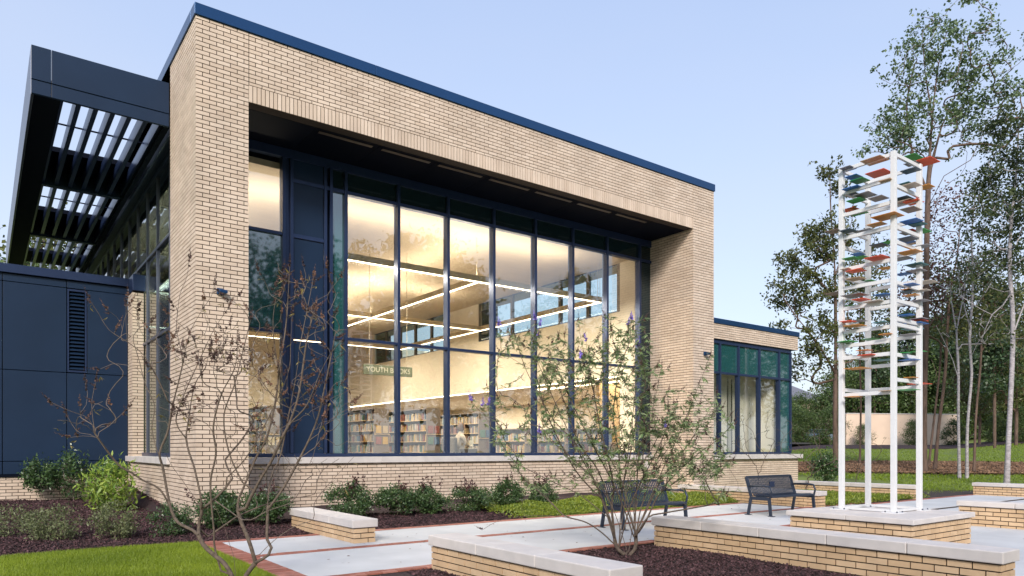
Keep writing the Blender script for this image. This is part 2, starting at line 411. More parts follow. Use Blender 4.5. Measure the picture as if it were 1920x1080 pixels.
# ---------------------------------------------------------------- brickwork
COURSE, LEN, JT = 0.0813, 0.254, 0.0155
def brick_face(kind, c, a0, a1, z0, z1, holes=(), phase=0, zbase=0.0, back=False, length=LEN):
    """running bond on plane X=c or Y=c, facing -X / -Y (or + when back). returns list (kind,c,a0,a1,z0,z1,back)"""
    out_ = []; k = int(math.floor((z0 - zbase) / COURSE + 1e-6))
    while True:
        b0 = zbase + k * COURSE; b1 = b0 + COURSE - JT
        if b0 > z1 - 0.02: break
        lo, hi = max(b0, z0), min(b1, z1)
        if hi - lo > 0.015:
            a = a0 - ((k + phase) % 2) * length / 2
            while a < a1 - 0.005:
                s, e = max(a, a0), min(a + length - JT, a1)
                if a1 - (a + length) < 0.03: e = a1; nxt = a1
                else: nxt = a + length
                pieces = [(s, e)]
                for (h0, h1, hz0, hz1) in holes:
                    if hi > hz0 + 0.01 and lo < hz1 - 0.01:
                        np_ = []
                        for (p0, p1) in pieces:
                            if p1 <= h0 or p0 >= h1: np_.append((p0, p1))
                            else:
                                if p0 < h0 - .02: np_.append((p0, h0))
                                if p1 > h1 + .02: np_.append((h1, p1))
                        pieces = np_
                for (p0, p1) in pieces:
                    if p1 - p0 > 0.02: out_.append((kind, c, p0, p1, lo, hi, back))
                a = nxt
        k += 1
    return out_
BD = 0.022           # how deep a brick face stands before its mortar
_bm = {}
def brick_obj(b, m, parent):
    kind, c, a0, a1, z0, z1, back = b
    key = (kind, back, round(a1 - a0, 3), round(z1 - z0, 3), m.name)
    if key not in _bm:
        q = MB(); l, h = key[2], key[3]; d = -BD if back else BD
        if kind == 'Y': q.box(0, l, 0, d, 0, h)
        else: q.box(0, d, 0, l, 0, h)
        me = bpy.data.meshes.new("brick"); me.from_pydata(q.v, [], q.f); me.materials.append(m); _bm[key] = me
    o = link("brick", _bm[key]); j = random.uniform(-0.0015, 0.0015)
    o.location = (a0, c + j, z0) if kind == 'Y' else (c + j, a0, z0)
    attach(o, parent)
def bricks_size(b):
    kind, c, a0, a1, z0, z1, back = b; a = (a0 + a1) / 2
    X, Y = (a, c) if kind == 'Y' else (c, a)
    d = depth(X, Y); px = CX + F_PX * (X * RT[0] + Y * RT[1]) / d; py = HZ - F_PX * ((z0+z1)/2 - EYE) / d
    if back or d < 1 or not (-30 < px < 1950) or not (-20 < py < 1100): return 0
    l = (px - CX) / F_PX
    g = abs(RT[0] - FW[0] * l) if kind == 'Y' else abs(RT[1] - FW[1] * l)
    return (a1 - a0) * g * (z1 - z0) / d ** 2
def lay(bricks, m, mt, parent, limit):
    bricks = sorted(bricks, key=lambda b: -bricks_size(b))
    n = 0
    for b in bricks:
        if n < limit and bricks_size(b) > 0: brick_obj(b, m, parent); n += 1
        else: break
    q = MB()
    for (kind, c, a0, a1, z0, z1, back) in bricks[n:]:
        d = -BD if back else BD
        if kind == 'Y': q.box(a0, a1, c, c + d, z0, z1)
        else: q.box(c, c + d, a0, a1, z0, z1)
    if q.v: tag(q.build("brickwork", mt, parent, tone=True), kind='stuff')

# ---------------------------------------------------------------- the library building
X0, Y0, YG = 3.23, 14.25, 15.994           # left face, front face, glazing plane
XR, XI, XL = 18.60, 17.60, 4.197           # right face of portal, inner reveals
ZL, ZT, ZC = 8.30, 9.64, 9.87              # lintel underside, top of brick, top of metal cap
SILL0, SILL1 = 1.165, 1.315
lib = empty("library_building", (XR / 2, YG, 0), "buff brick library with tall lit glass front, navy metal wing and slatted roof canopy", "building")
mo = BD - 0.008
# mortar cores (walls), each a part that carries its bricks
core = MB()
core.box(X0 + mo, XL - mo, Y0 + mo, 16.51, -0.1, ZT)             # left pier
core.box(XI + mo, XR - .01, Y0 + mo, YG + .3, -0.1, ZT)          # right pier
core.box(XL - mo, XI + mo, Y0 + mo, Y0 + .30, ZL + .006, ZT)      # lintel
core.box(XL - mo, XI + mo, YG - .10 + mo, YG + .3, -0.1, SILL0)   # wall under the glass
core.box(X0 + mo, X0 + .4, 16.51, 21.93, -0.1, SILL0)            # side base
core.box(X0 + mo, X0 + .27, 21.25, 21.93, SILL0, 5.75)           # brick strip by the navy wing
core.box(XR - .01, 26.2, YG + mo, YG + .3, -0.1, SILL0)
core.box(XR - .01, 26.2, YG + mo, YG + .35, 5.45, 5.98)
core.box(26.2 - .3, 26.2, YG + .3, 24, 5.45, 5.98); core.box(26.2 - .3, 26.2, YG + .3, 24, -0.1, SILL0)
core.box(-8, X0 + .1, 21.93 + mo, 22.2, -0.1, 0.80)
masonry = core.build("masonry_wall", M['mortar'], lib)
B = []
B += brick_face('Y', Y0, X0, XL, -0.05, ZT)                                            # left pier front
B += brick_face('Y', Y0, XI, XR, -0.05, ZT)
B += brick_face('Y', Y0, XL + JT, XI - JT, 8.635, ZT)
B += brick_face('X', X0, Y0 + BD + .002, 16.51, -0.05, ZT, phase=1)
B += brick_face('X', XI, Y0 + BD + .002, YG + .05, -0.05, ZL + .02, phase=1)
B += brick_face('X', XL, Y0 + BD + .002, YG, -0.05, ZL + .02, phase=1, back=True)
B += brick_face('Y', YG - .10, XL, XI, -0.05, SILL0, phase=1)
B += brick_face('X', X0, 16.51 + JT, 21.93, -0.05, SILL0, phase=0)
B += brick_face('X', X0, 21.25, 21.93, SILL1, 5.70, phase=0)
B += brick_face('Y', 21.23, X0 + .002, X0 + .27, SILL1, 5.70, phase=0)
B += brick_face('Y', YG, XR, 26.2, -0.05, SILL0)
B += brick_face('Y', YG, XR, 26.2, 5.45, 5.98)
B += brick_face('Y', 21.93, -8, X0 - .002, -0.05, 0.79)
B += brick_face('X', XR, Y0 + BD + .002, YG, -0.05, ZT, back=True)
# soldier course over the glass: upright bricks
sol = []; x = XL + JT / 2
while x < XI - 0.02:
    sol.append(('Y', Y0 - 0.004, x, min(x + 0.0815 - JT, XI), ZL, 8.62, False)); x += 0.0815
lay(B, M['brick'], M['brick_t'], masonry, 295)
sol_wall = MB().box(XL, XI, Y0 + .016, Y0 + .03, ZL + .003, 8.625).build("lintel", M['mortar'], lib)
lay(sol, M['brick'], M['brick_t'], sol_wall, 300)

# stone sills
def stones(name, pieces, m, parent, bevel=0.006):
    for p in pieces: MB().box(*p).build(name, m, parent, bevel=bevel)
sill = MB().box(XL, XI, YG - .08, YG + .2, SILL0 + .01, SILL1 - .012).build("sill", M['mortar'], lib)
xs = np.linspace(XL + .004, XI - .004, 12)
stones("sill_stone", [(xs[i] + .002, xs[i+1] - .002, YG - .17, YG + .10, SILL0 + .006, SILL1) for i in range(11)], M['stone'], sill)
ys = np.linspace(16.52, 22.0, 5)
stones("sill_stone", [(X0 - .07, X0 + .30, ys[i] + .002, ys[i+1] - .002, SILL0 + .006, SILL1) for i in range(4)], M['stone'], sill)
xs = np.linspace(XR + .004, 26.38, 6)
stones("sill_stone", [(xs[i] + .002, xs[i+1] - .002, YG - .12, YG + .35, SILL0 - .03, SILL1 - .012) for i in range(5)], M['stone'], sill)

# metal roof cap, one panel after another
cap = MB().box(X0 + .02, XR - .02, Y0 + .02, 40.9, ZT + .02, ZC - .02).build("roof_cap", M['soffit'], lib)
edges = [X0 - .03, 6.9, 10.0, 13.1, 16.1, XR + .03]
for i in range(5):
    MB().box(edges[i] + .002, edges[i+1] - .002, Y0 - .035, Y0 + .30, ZT + .012, ZC).build("cap_panel", M['cap'], cap, bevel=0.006)
ye = [Y0 + .302, 17.0, 20.1, 24, 28, 33, 41]
for i in range(6):
    MB().box(X0 - .03, X0 + .3, ye[i] + .002, ye[i+1] - .002, ZT + .012, ZC).build("cap_panel", M['cap'], cap, bevel=0.006)
    MB().box(XR - .3, XR + .03, ye[i] + .002, ye[i+1] - .002, ZT + .012, ZC).build("cap_panel", M['cap'], cap, bevel=0.006)
# roof deck and rear walls of the hall
rf = MB(); rf.box(X0 + .05, XR - .05, Y0 + .3, 41, 8.75, 9.66)
rf.build("roof", M['soffit'], lib)
sh = MB()
sh.box(X0 + .05, X0 + .25, 16.51, 41, 8.33, 9.64)              # band above side glazing
sh.box(X0 + .1, XR, 40.9, 41.1, 0, 9.6)                        # back wall
sh.box(XR - .12, XR, YG + .3, 41, 4.25, 6.18); sh.box(XR - .12, XR, YG + .3, 17.35, 6.18, 9.6)
sh.box(XR - .12, XR, 26.0, 28.5, 6.18, 9.6); sh.box(XR - .12, XR, 16.3, 41, 7.9, 9.6); sh.box(XR - .12, XR, 36.4, 41, 6.18, 9.6)
sh.build("outer_wall", M['navy'], lib)

# recess soffit in panels
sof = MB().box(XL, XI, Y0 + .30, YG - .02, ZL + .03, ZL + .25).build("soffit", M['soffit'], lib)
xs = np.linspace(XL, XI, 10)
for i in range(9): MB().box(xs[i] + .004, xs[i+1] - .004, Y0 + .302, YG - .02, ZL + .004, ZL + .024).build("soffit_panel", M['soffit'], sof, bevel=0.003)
M['lamp_off'] = mat("slot_diffuser", (0.10, 0.075, 0.055), 0.4, var=0.05)
for i in range(1, 8):
    MB().box(xs[i] + .12, xs[i+1] - .12, Y0 + .42, Y0 + .52, ZL - .006, ZL + .002).build("slot_light", M['lamp_off'], sof)

# front curtain wall
MX = [6.97, 8.37, 9.82, 11.29, 12.75, 14.18, 15.60, 17.06]
cw = MB()
cw.box(XL, XI, YG - .04, YG + .12, SILL1 + .002, SILL1 + .085)        # bottom rail
cw.box(5.63, XI, YG - .04, YG + .12, 7.575, 7.66)
cw.box(XL, XI, YG - .04, YG + .12, 8.10, ZL)
curtain = cw.build("curtain_wall", M['frame'], lib, bevel=0.004)
def mullion(x, z0=SILL1 + .087, z1=8.098, w=.075, p=None, Y=YG):
    MB().box(x - w/2, x + w/2, Y - .06, Y + .16, z0, z1).build("mullion", M['frame'], p or curtain, bevel=0.004)
for x in [5.48, 5.66, 6.46, 6.60] + MX: mullion(x, w=.075 if x > 6.9 else .07)
def rail(x0, x1, zc, h=.07, p=None, Y=YG):
    MB().box(x0, x1, Y - .045, Y + .12, zc - h/2, zc + h/2).build("transom", M['frame'], p or curtain, bevel=0.004)
for a, b in zip(MX[:-1], MX[1:]): rail(a + .04, b - .04, 4.13)
rail(7.10 - .46, MX[0] - .04, 4.13); rail(MX[-1] + .04, XI, 4.13)
rail(XL, 5.44, 6.36); rail(XL, 5.44, 4.15); rail(5.70, 6.42, 6.36, .09)
M['spandrel'] = mat("teal_spandrel", (0.018, 0.085, 0.088), 0.03, var=0.05, scale=1.0, spec=0.9, bump=0.01, bscale=1.2)
M['spandrel'].node_tree.nodes['Principled BSDF'].inputs['IOR'].default_value = 2.0
M['spandrel_dark'] = mat("dark_spandrel", (0.008, 0.020, 0.024), 0.05, var=0.05, scale=1.0, spec=0.6)
def pane(x0, x1, z0, z1, m, nm="pane", Y=YG, p=None):
    MB().box(x0, x1, Y + .02, Y + .032, z0, z1).build(nm, m, p or curtain)
for a, b in zip(MX[:-1], MX[1:]):
    pane(a + .036, b - .036, SILL1 + .083, 4.097, M['glass']); pane(a + .036, b - .036, 4.163, 7.577, M['glass'])
    pane(a + .036, b - .036, 7.658, 8.102, M['spandrel_dark'], "spandrel_pane")
pane(MX[-1] + .036, XI, SILL1 + .083, 4.1, M['spandrel_dark'], "spandrel_pane"); pane(MX[-1] + .036, XI, 4.16, 8.102, M['spandrel_dark'], "spandrel_pane")
pane(XL, 5.447, SILL1 + .083, 4.117, M['glass']); pane(XL, 5.447, 4.183, 6.327, M['spandrel'], "spandrel_pane"); pane(XL, 5.447, 6.393, 8.102, M['glass'])
pane(6.63, MX[0] - .036, SILL1 + .083, 4.1, M['spandrel'], "spandrel_pane"); pane(6.63, MX[0] - .036, 4.16, 7.577, M['spandrel'], "spandrel_pane"); pane(6.63, MX[0] - .036, 7.658, 8.102, M['spandrel_dark'], "spandrel_pane")
pane(6.49, 6.57, SILL1 + .083, 8.102, M['soffit'], "cover_strip"); pane(5.51, 5.63, SILL1 + .083, 8.102, M['frame'], "cover_strip")
for (z0, z1) in ((SILL1 + .085, 3.98), (4.02, 6.31), (6.41, 8.10)):
    MB().box(5.70, 6.42, YG - .015, YG + .05, z0, z1).build("metal_panel", M['navy'], curtain, bevel=0.004)

# side glazing (left flank of the hall)
XS = 3.50
side = MB()
side.box(XS - .04, XS + .12, 16.51, 33, SILL1 + .002, SILL1 + .09); side.box(XS - .04, XS + .12, 16.51, 33, 8.22, 8.34)
sidew = side.build("side_glazing", M['frame'], lib, bevel=0.004)
M['frame_l'] = mat("grey_frame_metal", (0.10, 0.11, 0.15), 0.35, metal=0.4, var=0.04, scale=4)
sy = [16.55, 17.9, 19.38, 20.72, 22.15, 23.58, 25.07, 26.6, 28.0, 29.3, 30.6, 31.9, 33.0]
for y in sy: MB().box(XS - .02, XS + .04, y - .022, y + .022, SILL1 + .09, 8.22).build("mullion", M['frame_l'], sidew, bevel=0.003)
for z in (4.30, 6.47):
    for a, b in zip(sy[:-1], sy[1:]): MB().box(XS - .02, XS + .12, a + .036, b - .036, z - .035, z + .035).build("transom", M['frame_l'], sidew)
for a, b in zip(sy[:-1], sy[1:]):
    for z0, z1 in ((SILL1 + .085, 4.265), (4.335, 6.435), (6.505, 8.225)):
        MB().box(XS + .02, XS + .032, a + .03, b - .03, z0, z1).build("pane", M['glass_side'], sidew)
MB().box(XS, XS + .3, 33.0, 41, 0.9, 8.3).build("outer_wall", M['navy'], lib)

# navy metal wing with brick base
wing = MB(); wing.box(-8, X0 - .0, 21.98, 34, 0.75, 6.0)
wingo = wing.build("metal_wing", M['soffit'], lib)
YB = 21.93
xb = [-7.9, -4.3, -2.0, 0.43, 1.80, X0 - .004]
def wpanel(x0, x1, z0, z1, m=None, dy=0.0): MB().box(x0 + .008, x1 - .008, YB - .02 - dy, YB + .05, z0 + .008, z1 - .008).build("metal_panel", m or M['navy'], wingo, bevel=0.005)
for i in range(5):
    a, b = xb[i], xb[i+1]
    wpanel(a, b, 0.86, 1.19)
    wpanel(a, b, 1.19, 3.50)
    if i == 4: wpanel(a + .46, b, 3.50, 5.72)
    else: wpanel(a, b, 3.50, 5.72)
    wpanel(a, b, 5.72, 5.92, dy=.0)
MB().box(-8, X0 + .12, YB - .10, YB + .2, 5.93, 6.15).build("coping", M['frame'], wingo, bevel=0.008)
MB().box(X0 - .002, X0 + .30, 21.16, YB - .11, 5.72, 6.15).build("coping", M['frame'], wingo, bevel=0.008)
MB().box(-8, X0 - .004, YB - .05, YB + .1, 0.80, 0.86).build("base_trim", M['soffit'], wingo)
lv = MB(); lv.box(1.81, 1.85, YB - .03, YB + .06, 3.52, 5.70); lv.box(2.21, 2.25, YB - .03, YB + .06, 3.52, 5.70)
lv.box(1.85, 2.21, YB - .03, YB + .06, 3.52, 3.57); lv.box(1.85, 2.21, YB - .03, YB + .06, 5.65, 5.70)
louv = lv.build("louvre", M['frame'], wingo)
z = 3.60
while z < 5.62:
    b = MB(); n = len(b.v)
    b.v += [(1.86, YB - .02, z), (2.20, YB - .02, z), (2.20, YB + .06, z + .06), (1.86, YB + .06, z + .06), (1.86, YB - .02, z + .012), (2.20, YB - .02, z + .012), (2.20, YB + .06, z + .072), (1.86, YB + .06, z + .072)]
    b.f += [(0,3,2,1),(4,5,6,7),(0,1,5,4),(1,2,6,5),(2,3,7,6),(3,0,4,7)]
    attach(b.build("slat", M['navy']), wingo); z += 0.098

# slatted canopy
CXL, CXR, CY0, CY1 = 0.77, 3.21, 16.52, 33.5
ca = MB()
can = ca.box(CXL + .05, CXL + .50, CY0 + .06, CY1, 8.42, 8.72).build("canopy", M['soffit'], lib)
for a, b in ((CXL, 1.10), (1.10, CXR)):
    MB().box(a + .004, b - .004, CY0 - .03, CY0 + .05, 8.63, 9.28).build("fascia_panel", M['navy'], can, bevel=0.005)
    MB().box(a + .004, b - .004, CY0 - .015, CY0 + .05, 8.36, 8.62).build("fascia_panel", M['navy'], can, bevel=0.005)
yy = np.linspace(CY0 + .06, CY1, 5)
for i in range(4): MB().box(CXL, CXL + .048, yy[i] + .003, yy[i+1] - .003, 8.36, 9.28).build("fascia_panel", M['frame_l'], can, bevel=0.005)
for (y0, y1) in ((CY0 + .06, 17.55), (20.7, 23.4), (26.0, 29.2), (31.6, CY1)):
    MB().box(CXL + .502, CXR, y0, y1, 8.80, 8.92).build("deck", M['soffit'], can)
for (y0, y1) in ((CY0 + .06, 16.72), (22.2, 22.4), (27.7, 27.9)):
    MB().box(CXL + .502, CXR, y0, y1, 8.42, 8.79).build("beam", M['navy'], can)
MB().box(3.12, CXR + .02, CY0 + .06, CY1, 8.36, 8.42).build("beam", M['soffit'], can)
for (y0, y1) in ((16.72, 22.2), (22.4, 27.7), (27.9, CY1)):
    for k in range(7):
        x = 1.28 + k * 0.305
        MB().box(x - .045, x + .045, y0 + .002, y1 - .002, 8.46, 8.76).build("blade", M['frame'], can)
    MB().box(CXL + .502, CXR, y0 + 2.1, y0 + 2.13, 8.765, 8.795).build("tie_rod", M['soffit'], can)

# ---- right wing: low block with its own strip window
rw = MB(); rw.box(XR, 26.2, YG + .3, 30, 5.7, 5.98); rw.build("wing_roof", M['soffit'], lib)
xe = [XR + .03, 20.6, 23.3, 26.27]
for i in range(3): MB().box(xe[i] + .002, xe[i+1] - .002, YG - .035, YG + .35, 5.99, 6.17).build("cap_panel", M['cap'], cap, bevel=0.006)
MB().box(26.0, 26.27, YG + .352, 30, 5.99, 6.17).build("cap_panel", M['cap'], cap, bevel=0.006)
YW = YG + .12
sw = MB(); sw.box(XR, 25.86, YW - .04, YW + .1, 1.31, 1.39); sw.box(XR, 25.86, YW - .04, YW + .1, 4.21, 4.29); sw.box(XR, 25.86, YW - .04, YW + .1, 5.30, 5.44)
strip_win = sw.build("strip_window", M['frame'], lib, bevel=0.004)
wx = [20.0, 21.35, 22.45, 23.75, 25.05, 25.83]
for i, x in enumerate(wx): MB().box(x - .04, x + .04, YW - .055, YW + .12, 1.39, 5.30).build("mullion", M['frame'], strip_win, bevel=0.003)
for i, (a, b) in enumerate(zip([XR] + wx[:-1], wx)):
    pane(a + .03, b - .03, 4.285, 5.305, M['spandrel'], "spandrel_pane", Y=YW, p=strip_win)
    pane(a + .03, b - .03, 1.385, 4.215, M['spandrel'] if i == 5 else M['glass'], "spandrel_pane" if i == 5 else "pane", Y=YW, p=strip_win)
MB().box(25.83, 25.87, YW + .1, 19, 1.39, 5.3).build("spandrel_pane", M['spandrel'], strip_win)
MB().box(25.5, 25.86, 19, 30, 0, 5.45).build("outer_wall", M['navy'], lib)

# ---- small wall fixtures
def fixture(x, z):
    t = MB().box(x - .06, x + .06, Y0 - .05, Y0 - .001, z - .06, z + .06).build("wall_fixture", M['cap'], lib, bevel=0.01)
    MB().box(x - .045, x + .11, Y0 - .16, Y0 - .052, z - .045, z + .02).build("lamp_head", M['cap'], t, bevel=0.015)
p = on_y(412, Y0, 547); fixture(p.x, p.z); p = on_y(1321, Y0, 663); fixture(p.x, p.z)
# round vent plate low on the wall behind the bench
p = on_y(1213, YG - .1, 872)
MB().tube([(p.x, YG - .13, p.z), (p.x, YG - .101, p.z)], .13, 16).build("wall_fixture", M['stone'], lib)

# ---------------------------------------------------------------- interior
FLR = 0.90
inn = MB()
inn.box(X0 + .3, 25.4, YG + .35, 40.8, FLR - .1, FLR)
inn.build("floor", M['bfloor'], lib)
MB().box(XS + .15, XR - .12, YG + .14, 40.8, 7.86, 8.0).build("ceiling", M['ceil'], lib)
iw = MB()
XW = 17.5
iw.box(XW, XW + .15, 17.3, 40.8, 4.03, 6.20)                                 # bulkhead under the clerestory
iw.box(XW, XW + .15, 25.95, 28.5, 6.20, 7.86); iw.box(XW, XW + .15, 36.3, 40.8, 6.2, 7.86)
iw.box(XW, XW + .15, YG + .16, 17.3, FLR, 7.86)                              # end wall piece
iw.box(XW + .15, XR - .13, 17.3, 40.8, 6.0, 6.19)
iw.box(XS + .3, 25.4, 40.5, 40.75, FLR, 7.86)                                # back wall
iw.box(XW + .15, 25.4, 17.0, 17.15, FLR, 4.3)
iw.box(25.2, 25.4, 16.4, 40.5, FLR, 4.3)
iw.build("interior_wall", M['beige'], lib)
MB().box(XW + .16, 25.2, 17.15, 40.5, 4.05, 4.2).build("ceiling", M['beige'], lib)
# clerestory glazing in the right-hand wall
cl = MB(); cl.box(XW + .03, XW + .14, 17.35, 36.4, 6.201, 6.24); cl.box(XW + .03, XW + .14, 17.35, 36.4, 7.84, 7.90)
cler = cl.build("clerestory", M['frame'], lib)
for y in [17.40, 18.95, 20.5, 22.05, 23.55, 25.1, 26.0, 28.5, 30.1, 31.7, 33.3, 34.9, 36.4]:
    MB().box(XW + .03, XW + .14, y - .07, y + .07, 6.24, 7.84).build("mullion", M['shelf'], cler)
for a, b in ((17.4, 26.0), (28.5, 36.4)): MB().box(XW + .08, XW + .095, a, b, 6.23, 7.85).build("pane", M['glass_clere'], cler)
# suspended ring of linear lamps
ZP = 6.5
ring = empty("pendant_lamp", (12, 22, ZP), "long glowing linear lamps hung in rectangles under the hall ceiling", "ceiling lamp")
for (a, b, c, d) in ((4.4, 16.95, 17.6, 17.70), (4.4, 16.95, 24.85, 24.95), (16.85, 16.95, 17.71, 24.84), (11.87, 11.97, 17.71, 24.84), (11.87, 11.97, 24.96, 32), (4.4, 16.9, 32.01, 32.11), (16.85, 16.95, 24.96, 32.0), (4.4, 4.5, 17.71, 24.84)):
    MB().box(a, b, c, d, ZP, ZP + .17).build("lamp_body", M['pend'], ring)
    MB().box(a + .015, b - .015, c + .015, d - .015, ZP - .02, ZP - .002).build("diffuser", M['strip'], ring)
    cx, cy = (a + b) / 2, (c + d) / 2
    q = MB()
    for (hx, hy) in ((a + .07, c + .07), (b - .07, d - .07)): q.bar((hx, hy, ZP + .17), (hx, hy, 7.86), .01)
    q.build("cable", M['pend'], ring)
def area(name, loc, sx, sy, power, up=False, col=(1, 0.86, 0.68)):
    l = bpy.data.lights.new(name, 'AREA'); l.shape = 'RECTANGLE'; l.size = sx; l.size_y = sy; l.energy = power; l.color = col
    o = bpy.data.objects.new(name, l); COL.objects.link(o); o.location = loc
    if up: o.rotation_euler = (math.pi, 0, 0)
    return o
for (x, y) in ((10.7, 17.67), (10.7, 24.92), (10.7, 32.1)):
    area("lamp_glow", (x - .7, y, ZP + .2), 11, .12, 125, True); area("lamp_glow", (x - .7, y, ZP - .05), 11, .12, 500)
for (x, y) in ((11.92, 21.3), (11.92, 28.5), (4.47, 21.3)):
    area("lamp_glow", (x, y, ZP + .2), .12, 6.5, 65, True); area("lamp_glow", (x, y, ZP - .05), .12, 6.5, 240)
area("lamp_glow", (21.3, 22, 4.0), 5, 8, 520); area("lamp_glow", (21.3, 33, 4.0), 5, 8, 520)
MB().box(XW + .2, XW + .3, 17.6, 40, 4.0, 4.04).build("cove_light", M['strip'], lib)
MB().box(19.0, 19.12, 18, 24, 4.0, 4.04).build("cove_light", M['strip'], lib)

# hanging sign
p0 = at(682, 682, 22.2); w_ = 1.72
sg = empty("hanging_sign", (p0.x, p0.y, p0.z - .3), "long green sign lettered YOUTH BOOKS hanging inside behind the glass", "sign")
M['sign'] = mat("sign_green", (0.10, 0.115, 0.075), 0.6, var=0.05); M['letter'] = mat("sign_letter", (0.50, 0.48, 0.38), 0.5, var=0.02)
MB().box(p0.x, p0.x + w_, p0.y, p0.y + .05, p0.z - .32, p0.z).build("sign_board", M['sign'], sg, bevel=0.01)
q = MB(); q.bar((p0.x + .2, p0.y + .02, p0.z), (p0.x + .2, p0.y + .02, 7.86), .01); q.bar((p0.x + w_ - .2, p0.y + .02, p0.z), (p0.x + w_ - .2, p0.y + .02, 7.86), .01)
q.build("cable", M['pend'], sg)
def text(body, size, loc, rot, m, parent, ext=0.004):
    c = bpy.data.curves.new("lettering", 'FONT'); c.body = body; c.size = size; c.extrude = ext; c.align_x = 'CENTER'; c.align_y = 'CENTER'
    o = bpy.data.objects.new("lettering", c); COL.objects.link(o); o.location = loc; o.rotation_euler = rot; c.materials.append(m)
    bpy.context.view_layer.update(); me = bpy.data.meshes.new_from_object(o.evaluated_get(bpy.context.evaluated_depsgraph_get())); mw = o.matrix_basis.copy()
    bpy.data.objects.remove(o); me.materials.clear(); o = link("lettering", me, m); o.matrix_basis = mw; attach(o, parent); return o
text("YOUTH BOOKS", .22, (p0.x + w_/2, p0.y - .006, p0.z - .16), (rad(90), 0, 0), M['letter'], sg)

# bookcases
BOOKC = [(0.55, 0.42, 0.25), (0.30, 0.09, 0.07), (0.08, 0.16, 0.28), (0.62, 0.55, 0.42), (0.12, 0.24, 0.18), (0.60, 0.38, 0.08), (0.20, 0.12, 0.10), (0.45, 0.42, 0.40)]
BM = [mat("book_cover_%d" % i, tuple(.62 * v for v in c), 0.6, var=0.1) for i, c in enumerate(BOOKC)]
def bookcase(x, y, l, h, label, side='X', wd=0.6):
    """double-sided range, long side along Y, end panel facing the window with face-out books"""
    t = empty("bookcase", (x, y, FLR), label, "bookcase", "bookcases standing in the hall")
    q = MB(); q.box(x, x + wd, y, y + .04, FLR, FLR + h); q.box(x, x + wd, y + l - .04, y + l, FLR, FLR + h)
    q.box(x + wd/2 - .02, x + wd/2 + .02, y + .04, y + l - .04, FLR, FLR + h - .05); q.box(x, x + wd, y + .04, y + l - .04, FLR + h - .04, FLR + h)
    q.build("carcass", M['shelf'], t)
    nsh = int(h / .36); 
    for k in range(nsh):
        z = FLR + .08 + k * (h - .12) / nsh
        MB().box(x, x + wd/2 - .02, y + .041, y + l - .041, z - .02, z).build("shelf", M['shelf_board'], t)
        groups = [MB() for _ in BM]; yy_ = y + .06
        while yy_ < y + l - .12:
            if random.random() < .12: yy_ += random.uniform(.05, .2); continue
            bw = random.uniform(.018, .05); bh = random.uniform(.19, .29)
            groups[random.randrange(len(BM))].box(x + .03, x + .22, yy_, yy_ + bw - .003, z, z + bh); yy_ += bw
        for g, m in zip(groups, BM):
            if g.v: tag(g.build("books", m, t), kind='stuff')
    for r in range(2 if h > 1.4 else 1):                            # face-out display on the end panel
        for c in range(2):
            zz = FLR + h - .95 - r * .42 if h > 1.4 else FLR + h - .5
            if random.random() < .9:
                b = MB().box(x + .05 + c * .27, x + .26 + c * .27, y - .05, y - .015, zz, zz + .28).build("display_book", random.choice(BM), t)
    MB().box(x - .01, x + wd + .01, y - .06, y - .002, FLR + h - 1.0 if h > 1.4 else FLR + h - .54, FLR + h - .98 if h > 1.4 else FLR + h - .52).build("ledge", M['shelf_board'], t)
places = ["tall bookcase seen leftmost through the glass beneath the YOUTH BOOKS sign", "tall bookcase right of the YOUTH BOOKS sign behind the second large pane",
          "tall bookcase behind the seated reader", "tall bookcase at the left window beside the brick pier", "tall bookcase at the back of the hall"]
for k, (px, D, l, h) in enumerate([(702, 26.6, 4.6, 2.15), (800, 26.8, 4.6, 2.15), (898, 27.0, 4.6, 2.0), (500, 24.5, 4.2, 2.1), (610, 27, 4.4, 2.1)]):
    p = at(px, HZ, D); bookcase(p.x, p.y, l, h, places[k])
for k, (px, D) in enumerate([(985, 25.5), (1060, 25.8), (1135, 25.6)]):
    p = at(px, HZ, D); bookcase(p.x, p.y, 3.4, 1.35, ["low bookcase in the middle of the hall behind the chaste tree, first from the reader", "low bookcase behind the chaste tree between two others", "low bookcase nearest the right brick pier inside the hall"][k])
# reader seated in an armchair
p = at(866, HZ, 21.2)
ch = empty("armchair", (p.x, p.y, FLR), "dark high backed armchair inside, beside the seated reader", "armchair")
M['cush'] = mat("chair_fabric", (0.10, 0.085, 0.07), 0.9, var=0.1)
MB().box(p.x - .34, p.x + .34, p.y - .32, p.y + .38, FLR + .12, FLR + .44).build("seat", M['cush'], ch, bevel=0.05)
MB().box(p.x - .48, p.x - .35, p.y - .34, p.y + .4, FLR + .10, FLR + .95).build("backrest", M['cush'], ch, bevel=0.05)
for s in (-.42, .40): MB().box(p.x - .34, p.x + .30, p.y + s - .0, p.y + s + .08, FLR + .12, FLR + .62).build("armrest", M['cush'], ch, bevel=0.03)
for sx in (-.3, .3):
    for sy_ in (-.28, .32): MB().tube([(p.x + sx, p.y + sy_, FLR), (p.x + sx, p.y + sy_, FLR + .12)], .02, 8).build("leg", M['shelf'], ch)
def skin_body(name, pts, edges, radii, m, parent, root=0, sub=2):
    me = bpy.data.meshes.new(name); me.from_pydata([tuple(v) for v in pts], edges, []); o = link(name, me, m)
    o.modifiers.new("skin", 'SKIN'); 
    for i, v in enumerate(me.skin_vertices[0].data): v.radius = (radii[i], radii[i]); v.use_root = (i == root)
    s = o.modifiers.new("sub", 'SUBSURF'); s.levels = sub; s.render_levels = sub
    attach(o, parent); return o
pr = empty("person", (p.x, p.y, FLR), "seated reader with brown hair and cream top behind the third large pane", "person")
bx, by, bz = p.x - .05, p.y + .02, FLR + .50
